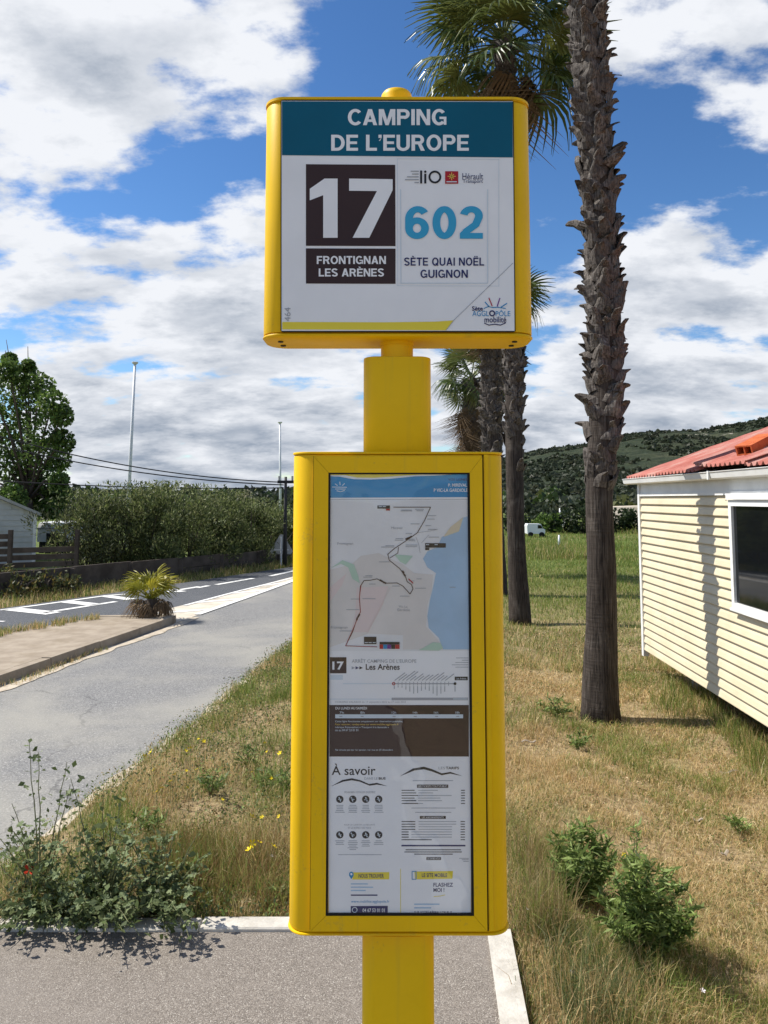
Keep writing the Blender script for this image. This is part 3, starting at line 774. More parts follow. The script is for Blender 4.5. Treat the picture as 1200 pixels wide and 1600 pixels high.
# lower wave, diagonal and logo
polypx('print_swoosh', [(441,503),(520,503.2),(600,503.5),(680,502.5),(709,500.5),(697,516),(441,514.5)], 'print_lemon', bd, L1)
linepx('print_swoosh', [(697,516),(709,500.5),(801.5,411)], 0.9, 'print_grey', bd, L2)
text('464', 444.5, 480.5, 454, 502, 'print_grey', bd, L2, .0, rot=90)
linepx('small_print', [(441.8,447),(441.8,500)], 0.8, 'print_pale', bd, L2)
text('Sète', 737.5, 478.5, 754.5, 485.5, 'print_navy', bd, L2, .02)
text('AGGL', 738, 485.5, 764, 494, 'print_blue', bd, L2, .0)
text('PÔLE', 774.5, 484, 797.5, 494, 'print_blue', bd, L2, .0)
ringpx('logo', 769, 489.5, 2.8, 4.8, 'print_navy', bd, L2)
text('mobilité', 757, 494.5, 791, 504, 'print_navy', bd, L2, .01)
linepx('logo', [(757,505),(764,508),(773,506.5),(782,508),(790,504.5)], 1.5, 'print_navy', bd, L2)
linepx('logo', [(756,482),(763,479),(770,480.5),(778,480),(790,482)], 1.3, 'print_blue', bd, L2)
for a, b, c_ in (((758,472),(764,479),'print_blue'), ((764,465.5),(769,478),'print_red'), ((781,466),(777,478.5),'print_purple'), ((792,474),(783,480),'print_blue')):
    linepx('logo', [a, b], 1.6, c_, bd, L2)

# lower case with its door and poster
PW, PD, PR = 0.456, 0.125, 0.040
pz0, pz1 = zz(1459), zz(710)
PXC = CX + 0.0005
rprism(mb := MB(), PXC, FR + PD/2, PW, PD, PR, pz0, pz1, 0.004, 12)
case = link('display_case', mb.mesh('display_case', True, R(30)), 'yellow_paint', sign)
rprism(mb := MB(), PXC, FR + PD/2, PW + .004, PD + .004, PR + .002, pz1 + .0005, pz1 + .006, 0.002, 12)
link('top_cap', mb.mesh('top_cap', True, R(30)), 'yellow_paint', sign)
rprism(mb := MB(), PXC, FR + PD/2, PW + .005, PD + .005, PR + .002, pz0 - .006, pz0 - .0005, 0.003, 12)
link('bottom_cap', mb.mesh('bottom_cap', True, R(30)), 'yellow_paint', sign)
# door frame of four mitred rails, 6 mm proud of the case
DY = SY - 0.002; DB = FR - 0.0005
ox0, ox1 = at(487.5, 1080, DY).x, at(757.5, 1080, DY).x
oz0, oz1 = zz(1455.5, DY), zz(713, DY)
ix0, ix1 = at(511, 1080, DY).x, at(737.5, 1080, DY).x
iz0, iz1 = zz(1431.5, DY), zz(738.5, DY)
ou = [(ox0, oz0), (ox1, oz0), (ox1, oz1), (ox0, oz1)]; inn = [(ix0, iz0), (ix1, iz0), (ix1, iz1), (ix0, iz1)]
door = None
for k in range(4):
    a, b = k, (k+1) % 4
    ax_, bx2 = Vector((*ou[a], 0)), Vector((*ou[b], 0)); dx_ = (bx2-ax_).normalized()*0.0004
    mb = MB(); P = [ou[a], ou[b], inn[b], inn[a]]
    mb.hexa([(P[0][0]+dx_.x, DB, P[0][1]+dx_.y), (P[1][0]-dx_.x, DB, P[1][1]-dx_.y), (P[2][0]-dx_.x, DB, P[2][1]-dx_.y), (P[3][0]+dx_.x, DB, P[3][1]+dx_.y),
             (P[0][0]+dx_.x, DY, P[0][1]+dx_.y), (P[1][0]-dx_.x, DY, P[1][1]-dx_.y), (P[2][0]-dx_.x, DY, P[2][1]-dx_.y), (P[3][0]+dx_.x, DY, P[3][1]+dx_.y)])
    link('door_rail', mb.mesh('door_rail'), 'yellow_paint', case)
# dark joints round the door, the black seal and the hinge gap on the right
gz_ = MB(); gz_.box(ox1 + .0004, ox1 + .0032, FR - .0010, FR + .001, oz0 - .002, oz1 + .003); gz_.box(ox0, ox1, FR - .0008, FR + .001, oz0 - .0018, oz0 - .0003)
gz_.box(ox0 - .0012, ox0 - .0003, FR - .0006, FR + .001, oz0, oz1)
link('door_gap', gz_.mesh('door_gap'), 'gap_dark', case)
hs = MB(); hs.box(ox1 + .0045, ox1 + .0135, FR - .0022, FR + .001, oz0 + .0, oz1 + .004)
link('hinge_strip', hs.mesh('hinge_strip'), 'yellow_paint', case)
w_ = 0.0042; sl_ = MB(); ya, yb = DY + .0015, DB
for (a, b, c_, d_) in ((ix0, ix0 + w_, iz0, iz1), (ix1 - w_*1.2, ix1, iz0, iz1), (ix0 + w_, ix1 - w_*1.2, iz0, iz0 + w_), (ix0 + w_, ix1 - w_*1.2, iz1 - w_*.8, iz1)):
    sl_.box(a, b, ya, yb, c_, d_)
link('glass_seal', sl_.mesh('glass_seal'), 'rubber_black', case)
gl = MB(); gl.add([(ix0 + w_, DY + .0022, iz0 + w_), (ix1 - w_, DY + .0022, iz0 + w_), (ix1 - w_, DY + .0022, iz1 - w_), (ix0 + w_, DY + .0022, iz1 - w_)], [(0,1,2,3)])
link('glass_pane', gl.mesh('glass_pane'), 'clear_glass', case)
TY = FR - 0.0004                           # poster
e = 0.00028
po = quadpx('poster', 513.5, 741.5, 736, 1430, 'print_white', case, TY)
T1, T2, T3, T4 = [TY - e*k for k in (1, 2, 3, 4)]
z2 = lambda pts: [(490 + a/4.4444, 720 + b/4.4444) for a, b in pts]
mp = quadpx('map_panel', 513.5, 782, 735.5, 1017, 'map_land_white', po, T1)
polypx('map_band', z2([(100,108),(180,110),(280,128),(400,130),(540,124),(700,108),(850,103),(1000,92),(1085,84),(1085,252),(100,257)]), 'print_blue', po, T1)
polypx('map_band', z2([(105,98),(220,100),(300,116),(420,118),(640,102),(860,90),(1060,82),(990,82),(700,80),(110,82)]), 'print_lemon', po, T2)
linepx('map_band', z2([(100,268),(1085,268)]), .7, 'print_grey', po, T1)
for a, b in (((150,160),(165,172)),((182,146),(184,168)),((215,158),(200,172)),((130,182),(230,184)),((150,196),(222,196)),((160,208),(188,214)),((188,214),(215,206))):
    linepx('logo', z2([a, b]), 1.3, 'print_pale', po, T2)
text('VOS LIGNES', *z2([(935,122)])[0], *z2([(1066,138)])[0], 'print_navy', po, T2, .01)
text('P. MIREVAL', *z2([(935,158)])[0], *z2([(1066,180)])[0], 'print_white', po, T2, .02)
text('P VIC-LA GARDIOLE', *z2([(835,192)])[0], *z2([(1070,216)])[0], 'print_white', po, T2, .02)
polypx('map_area', z2([(100,760),(260,720),(330,660),(450,640),(620,720),(700,780),(830,790),(820,900),(790,1000),(780,1150),(860,1240),(900,1310),(620,1310),(620,1210),(380,1200),(100,1300)]), 'map_land', po, T2)
polypx('map_area', z2([(1083,380),(1030,400),(960,490),(890,530),(860,600),(790,630),(760,680),(790,740),(850,780),(830,880),(810,960),(790,1080),(800,1160),(870,1230),(900,1310),(1083,1310)]), 'map_sea', po, T3)
polypx('map_area', z2([(1040,390),(950,460),(900,530),(1010,490)]), 'map_sand', po, T4)
polypx('map_area', z2([(120,745),(200,690),(280,720),(310,800),(320,850),(270,820),(240,740),(190,715)]), 'map_green', po, T4)
polypx('map_area', z2([(730,1315),(760,1300),(830,1260),(880,1265),(900,1300),(870,1318)]), 'map_green', po, T4)
polypx('map_area', z2([(300,880),(520,870),(480,1000),(380,1190),(260,1190),(290,1060)]), 'map_pink', po, T3)
polypx('map_area', z2([(100,890),(230,780),(200,860),(100,1000)]), 'map_pink', po, T3)
polypx('map_area', z2([(560,650),(690,660),(640,720),(600,700)]), 'map_green', po, T3)
T5, T6 = TY - e*5, TY - e*6
linepx('map_route', z2([(555,322),(812,322),(770,415),(720,500),(650,550),(560,610),(515,650),(525,690),(600,750),(640,810),(650,840),(680,860),(690,890),(670,925),(620,870),(580,848),(500,850),(440,820),(390,830),(350,832),(325,870),(318,950),(325,1050),(300,1100),(270,1190),(222,1285),(440,1292)]), 1.1, 'print_brown', po, T5)
linepx('map_route', z2([(590,600),(585,640),(530,675)]), .9, 'print_brown', po, T5)
linepx('map_route', z2([(535,875),(450,1040),(370,1200)]), .6, 'map_pink', po, T5)
linepx('map_route', z2([(330,860),(318,950),(325,1050),(290,1130),(222,1285),(440,1292)]), .7, 'print_red', po, T6)
linepx('map_route', z2([(720,500),(800,488),(850,478)]), .6, 'print_grey', po, T5)
linepx('map_route', z2([(710,530),(730,580),(740,640)]), .6, 'print_grey', po, T5)
linepx('map_route', z2([(750,570),(800,515)]), .6, 'print_grey', po, T5)
for a, b, c_, d_, m_ in ((443,310,530,332,'print_black'),(503,333,530,345,'print_red'),(775,572,918,603,'print_black'),(775,605,803,620,'print_black'),(350,1222,436,1273,'print_black'),(458,1258,597,1275,'print_black'),
                     (458,1276,483,1306,'print_red'),(484,1276,510,1306,'print_blue'),(511,1276,538,1306,'print_purple'),(539,1276,566,1306,'print_black'),(567,1276,597,1306,'print_red')):
    (p, q), (p2, q2) = z2([(a, b), (c_, d_)]); quadpx('map_tag', p, q, p2, q2, m_, po, T5)
for a, b in ((365,1262),(392,1262),(420,1262),(462,318),(490,318),(790,582),(850,582)):
    (p, q), = z2([(a, b)]); linepx('small_print', [(p-2, q), (p+2.4, q)], 1.1, 'print_pale', po, T6)
text('Mireval', *z2([(540,458)])[0], *z2([(616,474)])[0], 'print_grey', po, T5)
text('Frontignan', *z2([(165,566)])[0], *z2([(275,588)])[0], 'print_grey', po, T5)
text('Vic-La', *z2([(592,1005)])[0], *z2([(652,1020)])[0], 'print_grey', po, T5)
text('Gardiole', *z2([(580,1026)])[0], *z2([(668,1044)])[0], 'print_grey', po, T5)
text('Frontignan', *z2([(120,1148)])[0], *z2([(236,1170)])[0], 'print_grey', po, T5)
for a, b, c_ in ((610,342,680),(605,348,684),(706,338,765),(714,347,760),(795,381,850),(790,405,840),(675,438,735),(778,450,815),(640,506,682),(795,476,860),(800,530,870),(570,540,622),(565,551,622),(640,545,700),(660,555,705),(500,590,560),(470,599,560),
              (640,585,720),(640,596,718),(455,702,530),(660,834,700),(360,798,408),(345,808,405),(705,885,780),(600,940,665),(258,960,315),(340,958,430),(228,1034,318),(182,1182,270),(545,870,598),(945,878,985),(715,820,748),(385,856,430)):
    linepx('small_print', z2([(a, b), (c_, b)]), 1.0, 'print_grey', po, T5)
for a, b in (((640,545),(660,535)),((665,535),(680,525)),((617,765),(626,778)),((626,785),(636,800)),((460,828),(478,838)),((483,842),(502,850)),((318,1066),(308,1085)),((303,1090),(300,1104))):
    linepx('map_route', z2([a, b]), 2.6, 'print_brown', po, T6)
for a, b in (((660,820),(690,850)),): linepx('map_route', z2([a, b]), 1.6, 'print_red', po, T6)
# route strip
z3 = lambda pts: [(490 + a/4.4444, 1010 + b/4.4444) for a, b in pts]
b3 = lambda a, b, c_, d_: (*z3([(a, b)])[0], *z3([(c_, d_)])[0])
quadpx('route_badge', *b3(113,75,228,187), 'print_brown', po, T1)
text('17', *b3(130,105,210,163), 'print_white', po, T2, .03)
text('ARRÊT CAMPING DE L’EUROPE', *b3(265,84,714,114), 'print_grey', po, T1, .01)
text('Les Arènes', *b3(362,122,598,163), 'print_black', po, T1, .02)
for k, m_ in enumerate(('print_grey', 'print_navy', 'print_black')):
    polypx('arrow', z3([(264 + 27*k,138),(288 + 27*k,149),(264 + 27*k,160)]), m_, po, T1)
quadpx('route_badge', *b3(116,200,203,232), 'print_pale', po, T1)
linepx('stop_line', z3([(205,259),(550,259)]), 1.2, 'print_pale', po, T1)
linepx('stop_line', z3([(555,259),(985,259)]), 1.5, 'print_grey', po, T1)
for k in range(16):
    x_ = 560 + 27*k if k < 15 else 982
    linepx('stop_tick', z3([(x_,246),(x_,272)]), .9, 'print_grey', po, T2)
    if k < 14:
        ln = (70, 55, 85, 80, 40, 62, 40, 52, 50, 60, 72, 45, 40, 60)[k]
        linepx('small_print', z3([(x_+4,236),(x_+4+ln,236-ln*.75)]), 1.2, 'print_grey', po, T2)
    h_ = (18,6,8,22,36,50,46,30,22,30,50,64,50,36,0,36)[k]
    if h_: linepx('small_print', z3([(x_,277),(x_,277+h_)]), 1.2, 'print_grey', po, T2)
ringpx('stop_dot', *z3([(556,259)])[0], 1.4, 2.6, 'print_red', po, T3, 14); discpx('stop_dot', *z3([(982,259)])[0], 2.2, 'print_black', po, T3)
quadpx('route_badge', *b3(980,210,1070,235), 'print_black', po, T1)
text('Les Arènes', *b3(990,216,1060,230), 'print_pale', po, T2)
for k, (a, b) in enumerate(((990,1075),(1030,1075),(985,1075),(960,1075),(985,1075))): linepx('small_print', z3([(a,80+16*k),(b,80+16*k)]), .9, 'print_grey', po, T1)
quadpx('note_bar', *b3(542,356,1072,374), 'print_grey', po, T1); linepx('small_print', z3([(970,365),(1068,365)]), 1.4, 'print_pale', po, T2)
linepx('small_print', z3([(115,366),(540,366)]), 1.2, 'print_pale', po, T1)
text('HORAIRES VALABLES du 17 septembre 2022 au 27 août 2023', *b3(152,379,640,396), 'print_grey', po, T1)
quadpx('timetable', *b3(110,407,1078,765), 'print_brown', po, T1)
text('DU LUNDI AU SAMEDI', *b3(152,420,370,438), 'print_white', po, T2, .01)
for k, s_ in enumerate((('7h',180),('8h',325),('12h',543),('14h',690),('16h',836),('18h',984))): text(s_[0], *b3(s_[1],452,s_[1]+30,467), 'print_pale', po, T2)
quadpx('timetable', *b3(150,472,1038,499), 'print_pale', po, T2)
for x_ in (180,328,550,697,845,992): linepx('small_print', z3([(x_,486),(x_+18,486)]), 1.6, 'print_grey', po, T3)
for s_, a, b, c_ in (('Cette ligne fonctionne uniquement sur réservation préalable.',150,522,620),('Pour réserver, rendez-vous sur www.mobilite.agglopole.fr',150,543,590),('rubrique Réservations « Transport à la demande »',150,563,522),('ou au 04 67 53 01 01',150,581,310),('Ne circule pas les 1er janvier, 1er mai et 25 décembre',150,720,550)):
    text(s_, *b3(a,b-8,c_,b+8), 'print_gold' if b == 543 else 'print_pale', po, T2)
# lower leaflets
z4 = lambda pts: [(490 + a/4.4444, 1180 + b/4.4444) for a, b in pts]
b4 = lambda a, b, c_, d_: (*z4([(a, b)])[0], *z4([(c_, d_)])[0])
text('À savoir', *b4(126,58,430,138), 'print_black', po, T1, .008, res=5)
text('DANS LE', *b4(352,153,444,170), 'print_grey', po, T1); text('BUS', *b4(452,153,500,170), 'print_black', po, T1, .03)
polypx('swash', z4([(120,217),(200,172),(265,160),(320,172),(385,200),(440,192),(512,215),(440,204),(390,212),(320,184),(265,174),(205,184)]), 'print_black', po, T1)
text('LES', *b4(868,80,912,98), 'print_grey', po, T1); text('TARIFS', *b4(918,80,1010,98), 'print_black', po, T1, .02)
polypx('swash', z4([(598,147),(690,92),(765,80),(820,96),(890,126),(950,116),(1034,145),(950,128),(890,139),(820,112),(765,98),(700,106)]), 'print_black', po, T1)
text('POUR BIEN VOYAGER ENSEMBLE', *b4(214,250,428,264), 'print_grey', po, T1)
text('POUR LE CONFORT, LA SÉCURITÉ', *b4(212,476,426,490), 'print_grey', po, T1); text('ET LE RESPECT DE TOUS', *b4(240,498,398,512), 'print_grey', po, T1)
for yy_ in (306, 553):
    for k, x_ in enumerate((182, 272, 362, 452)):
        c0_ = z4([(x_, yy_)])[0]; discpx('pictogram', *c0_, 5.8, 'print_black', po, T1)
        rx, ry = ((0,0),(-1.5,-1),(1,1),(0,.5))[k]
        linepx('pictogram', [(c0_[0]+rx-1.2, c0_[1]-3), (c0_[0]+rx, c0_[1]+ry), (c0_[0]+rx+1.5, c0_[1]+3)], 1.8, 'print_pale', po, T2)
        linepx('pictogram', [(c0_[0]-2.5, c0_[1]+ry), (c0_[0]+2.5, c0_[1]-ry*.5)], 1.0, 'print_pale', po, T2)
        for q in range(5 if yy_ < 400 else (3, 6, 4, 3)[k]):
            w2 = random.uniform(20, 36); linepx('small_print', z4([(x_-w2, yy_+42+q*12), (x_+w2, yy_+42+q*12)]), 1.0, 'print_grey', po, T1)
linepx('small_print', z4([(170,691),(472,691)]), .9, 'print_grey', po, T1)
linepx('small_print', z4([(690,177),(968,177)]), 1.0, 'print_grey', po, T1)
quadpx('heading_bar', *b4(718,204,935,227), 'print_black', po, T1); text('LES TICKETS TOUT PUBLIC', *b4(726,209,928,222), 'print_white', po, T2)
quadpx('heading_bar', *b4(738,422,918,442), 'print_black', po, T1); text('LES ABONNEMENTS', *b4(752,426,902,438), 'print_white', po, T2)
for k, (b, c_) in enumerate(((244,862),(262,830),(280,957),(298,880),(316,890),(335,750))):
    linepx('small_print', z4([(612,b),(700 + (k % 3)*12,b)]), 1.3, 'print_black', po, T1); linepx('small_print', z4([(726,b),(max(c_,760),b)]), 1.0, 'print_grey', po, T1); linepx('small_print', z4([(1025,b),(1050,b)]), 1.3, 'print_black', po, T1)
linepx('small_print', z4([(680,367),(985,367)]), 1.0, 'print_grey', po, T1); linepx('small_print', z4([(706,397),(955,397)]), 1.0, 'print_grey', po, T1)
for k in range(8):
    b = 461 + k*18; linepx('small_print', z4([(612,b),(705 - (k > 3)*46 + (k == 7)*160,b)]), 1.3, 'print_black', po, T1)
    if k < 7: linepx('small_print', z4([(730 - (k > 3)*50,b),(990 - (k > 1)*30,b)]), 1.0, 'print_grey', po, T1)
    linepx('small_print', z4([(1022,b),(1050,b)]), 1.3, 'print_black', po, T1)
linepx('rule_bar', z4([(612,628),(1052,628)]), 2.4, 'print_navy', po, T1)
for a, b, c_ in ((640,657,1022),(632,672,1028),(700,687,965)): linepx('small_print', z4([(a,b),(c_,b)]), 1.3, 'print_black', po, T1)
quadpx('heading_bar', *b4(783,708,885,728), 'print_black', po, T1); text('LE SAVIEZ-VOUS', *b4(790,712,878,724), 'print_white', po, T2)
for b, a in ((716,1012),(726,1030),(737,1040)): linepx('small_print', z4([(a,b),(1076,b)]), 1.0, 'print_grey', po, T1)
polypx('heading_bar', z4([(262,814),(526,812),(524,862),(270,864)]), 'print_lemon', po, T1); text('NOUS TROUVER', *b4(312,824,488,852), 'print_navy', po, T2, .015)
polypx('map_pin', z4([(262,862),(246,836),(248,816),(262,808),(276,816),(278,836)]), 'print_blue', po, T2); discpx('map_pin', *z4([(262,826)])[0], 1.7, 'print_white', po, T3)
polypx('heading_bar', z4([(700,808),(968,804),(964,858),(706,862)]), 'print_lemon', po, T1); text('LE SITE MOBILE', *b4(752,820,928,847), 'print_navy', po, T2, .015)
for a in ([(684,808),(712,808)],[(712,808),(712,862)],[(712,862),(684,862)],[(684,862),(684,808)]): linepx('phone_icon', z4(a), 1.1, 'print_blue', po, T3)
linepx('divider', z4([(604,790),(604,1095)]), .9, 'print_lemon', po, T1)
for b, c_ in ((894,375),(917,412),(940,360)): linepx('small_print', z4([(260,b),(c_,b)]), 1.7, 'map_sea', po, T1)
linepx('small_print', z4([(260,972),(442,972)]), 2.0, 'print_navy', po, T1)
text('www.mobilite.agglopole.fr', *b4(260,1006,526,1030), 'print_blue', po, T1, .0)
polypx('phone_bar', z4([(258,1048),(515,1046),(515,1102),(258,1102)]), 'print_navy', po, T1); text('04 67 53 01 01', *b4(340,1064,494,1090), 'print_white', po, T2, .015)
ringpx('phone_icon', *z4([(285,1074)])[0], 3.2, 4.4, 'print_pale', po, T2)
text('FLASHEZ', *b4(832,886,968,914), 'print_navy', po, T1, .02); text('MOI !', *b4(832,922,908,950), 'print_navy', po, T1, .02)
linepx('small_print', z4([(835,982),(880,978),(912,970)]), 1.0, 'print_lemon', po, T1)
for b, c_ in ((1035,872),(1060,815)): linepx('small_print', z4([(700,b),(c_,b)]), 2.0, 'map_sea', po, T1)
text('SUR VOTRE', *b4(700,1082,800,1100), 'print_navy', po, T1); text('RÉSEAU DE BUS', *b4(808,1080,962,1100), 'print_navy', po, T1, .02)

# ------------------------------------------------------------------ mobile home on the right
HC = at(1004, 900, 8.9); WX, WY = HC.x, HC.y
SL = 31.0/F                                  # the wall runs almost along the view
def wp(s, z, out=0.0): return Vector((WX - SL*s - out, WY - s, z))
HL = 7.4
hb0, hb1 = at(1004, 1014, WY).z, at(1004, 753, WY).z
NB = 20; fas = at(1004, 776, WY).z
def on_wall(px, py):
    d = ray(px, py); k = (WX - SL*WY)/(d.x - SL*d.y)
    return WY - d.y*k, EYE + d.z*k          # s, z
home = thing('mobile_home', 'cream mobile home with horizontal siding, red corrugated roof and white gutter', 'mobile home', (WX + 1.7, WY - HL/2, ghf(WX + 1.7, WY - HL/2)))
core = MB(); iw = 0.03; HWD = 3.5
core.hexa([wp(HL, hb0+.02, -iw), wp(HL, hb0+.02, -iw) + Vector((HWD,0,0)), wp(0.02, hb0+.02, -iw) + Vector((HWD,0,0)), wp(0.02, hb0+.02, -iw),
           wp(HL, hb1, -iw), wp(HL, hb1, -iw) + Vector((HWD,0,0)), wp(0.02, hb1, -iw) + Vector((HWD,0,0)), wp(0.02, hb1, -iw)])
link('wall', core.mesh('wall'), 'siding_cream', home)
ex = (fas - hb0)/NB
bm0 = None
for k in range(NB):
    z = hb0 + k*ex
    if bm0 is None:
        mb = MB(); prof = [(-.028, 0), (.020, 0), (.022, .006), (.012, ex*.55), (.010, ex*.60), (-.004, ex*.985), (-.028, ex*.985)]
        mb.rings([[wp(.05, zz_, o) for o, zz_ in prof], [wp(HL, zz_, o) for o, zz_ in prof]])
        bm0 = mb.mesh('siding_board')
    b = link('siding_board', bm0, 'siding_cream', home, loc=(0, 0, z))
def bar(s0, s1, z0, z1, o0, o1):
    return MB().hexa([wp(s1,z0,o0), wp(s1,z0,o1), wp(s0,z0,o1), wp(s0,z0,o0), wp(s1,z1,o0), wp(s1,z1,o1), wp(s0,z1,o1), wp(s0,z1,o0)][::1])
link('corner_trim', bar(-.012, .055, hb0 - .07, hb1, -.03, .03).mesh('corner_trim'), 'trim_white', home)
link('fascia', bar(.056, HL, fas + .002, hb1 - .02, -.03, .012).mesh('fascia'), 'trim_white', home)
link('fascia_strip', bar(.056, HL, fas + .004, fas + .035, .012, .026).mesh('fascia_strip'), 'trim_white', home)
# gutter: open U along the eave
gp = [(.015, .0), (.09, -.012), (.125, .0), (.138, .045), (.146, .052), (.138, .056), (.126, .048), (.114, .012), (.09, .003), (.018, .012)]
gzb = hb1 - .018
mb = MB(); mb.rings([[wp(-.22, gzb + b, a) for a, b in gp], [wp(1.9, gzb + b - .004, a) for a, b in gp], [wp(HL, gzb + b - .01, a) for a, b in gp]])
link('gutter', mb.mesh('gutter'), 'trim_white', home)
for s_ in (2.35, 4.4): link('gutter_bracket', bar(s_, s_ + .03, gzb - .015, gzb + .058, .138, .150).mesh('gutter_bracket'), 'trim_white', home)
# corrugated sheets
RS = math.tan(R(19.5))
def sheet(s0, s1, u0, u1, lift, curl=0.0, side=1):
    ns = max(8, int((s1-s0)/.0119)); nu = 10; vs = []; fs = []
    for i in range(ns+1):
        s_ = s0 + (s1-s0)*i/ns
        for j in range(nu+1):
            u = u0 + (u1-u0)*j/nu
            w = .014*math.cos(2*math.pi*s_/.095)
            w = w + .006*math.cos(4*math.pi*s_/.095)
            c_ = curl*math.exp(-((s_-s0)/.25)**2)*math.exp(-((u-u0)/.6)**2)
            st = .010*((u*3.1) % 1.0)
            vs.append(wp(s_, hb1 + .045 + RS*u + w + lift + c_ - st, .12 - u))
    for i in range(ns):
        for j in range(nu):
            a = i*(nu+1) + j; fs.append((a, a+1, a+nu+2, a+nu+1))
    return MB().add(vs, fs)
RU = 1.98
for (a, b, l, c_) in ((-.16, .95, 0, 0), (.93, 2.02, .008, 0.0), (1.98, 3.05, .034, .03), (3.02, 4.1, .012, 0), (4.08, 5.2, .02, 0), (5.18, HL, .012, 0)):
    o = link('roof_sheet', sheet(a, b, 0.0, RU, l, c_).mesh('roof_sheet', True), 'roof_red', home)
    sm = o.modifiers.new('thickness', 'SOLIDIFY'); sm.thickness = .004; sm.offset = -1
far_ = MB(); far_.hexa([wp(HL, hb1 + RS*RU, .12-RU), wp(HL, hb1, -HWD-.1), wp(-.16, hb1, -HWD-.1), wp(-.16, hb1 + RS*RU, .12-RU),
                        wp(HL, hb1 + .05 + RS*RU, .12-RU), wp(HL, hb1 + .05, -HWD-.1), wp(-.16, hb1 + .05, -HWD-.1), wp(-.16, hb1 + .05 + RS*RU, .12-RU)])
link('roof_sheet', far_.mesh('roof_sheet'), 'roof_red', home)
for s_ in (0.02, HL - .03):
    gb = MB(); p = [wp(s_, hb1, -iw), wp(s_, hb1, -HWD), wp(s_, hb1 + RS*RU - .0, .12-RU), wp(s_, hb1 + .03, .02)]
    q = [v + Vector((0, .02, 0)) for v in p]
    gb.rings([p, q]); link('gable', gb.mesh('gable'), 'trim_white', home)
# window
s1w, zt = on_wall(1147, 781); _, zb = on_wall(1150, 948)
s2w = s1w + 1.5; fr_w = .05
win = link('window', bar(s1w + fr_w, s2w - fr_w, zb + fr_w, zt - fr_w, .018, .030).mesh('window'), 'window_dark', home, label='dark sliding window pane in a white frame')
for nm, a, b, c_, d_ in (('window_frame', s1w, s1w + fr_w, zb, zt), ('window_frame', s2w - fr_w, s2w, zb, zt), ('window_frame', s1w + fr_w, s2w - fr_w, zt - fr_w, zt), ('window_frame', s1w + fr_w, s2w - fr_w, zb, zb + fr_w*.9),
                         ('window_mullion', (s1w+s2w)/2 - .02, (s1w+s2w)/2 + .02, zb + fr_w, zt - fr_w)):
    link(nm, bar(a, b, c_, d_, .012, .052 if nm == 'window_frame' else .046).mesh(nm), 'trim_white', win)
link('window_sill', bar(s1w - .01, s2w + .01, zb - .022, zb - .001, .012, .066).mesh('window_sill'), 'trim_white', win)
link('shutter_track', bar(s1w - .0, s2w + .3, zt + .002, zt + .05, .026, .07).mesh('shutter_track'), 'trim_white', win)
# chassis and blocks
link('chassis_beam', bar(.5, HL - .4, hb0 - .10, hb0 + .018, -.45, -.35).mesh('chassis_beam'), 'dark_steel', home)
link('chassis_beam', bar(.5, HL - .4, hb0 - .10, hb0 + .018, -2.9, -2.8).mesh('chassis_beam'), 'dark_steel', home)
for s_ in (.8, 2.6, 4.4, 6.2):
    for o_ in (-.4, -2.85):
        p = wp(s_, 0, o_); zg = ghf(p.x, p.y) - .03
        link('support_block', bar(s_ - .2, s_ + .2, zg, hb0 - .099, o_ - .1, o_ + .1).mesh('support_block'), 'concrete_block', home)
# hollow clay block lying on the roof
sA, zA = 2.50, 0
u_ = .34; base = wp(sA, hb1 + .045 + RS*u_ + .05, .12 - u_)
blk = MB()
L_, W_, H_ = .34, .15, .085
for (x0, x1, y0, y1, z0, z1) in ((-L_/2, L_/2, -W_/2, W_/2, 0, .012), (-L_/2, L_/2, -W_/2, W_/2, H_-.012, H_), (-L_/2, L_/2, -W_/2, -W_/2+.012, .012, H_-.012), (-L_/2, L_/2, W_/2-.012, W_/2, .012, H_-.012), (-L_/2+.004, L_/2-.004, -.006, .006, .012, H_-.012)):
    blk.box(x0, x1, y0, y1, z0, z1)
bo = link('clay_block', blk.mesh('clay_block'), 'clay', label='orange hollow clay block weighing down the red corrugated roof', cat='brick', loc=base)
bo.rotation_euler = (0, -math.atan(RS), R(30))

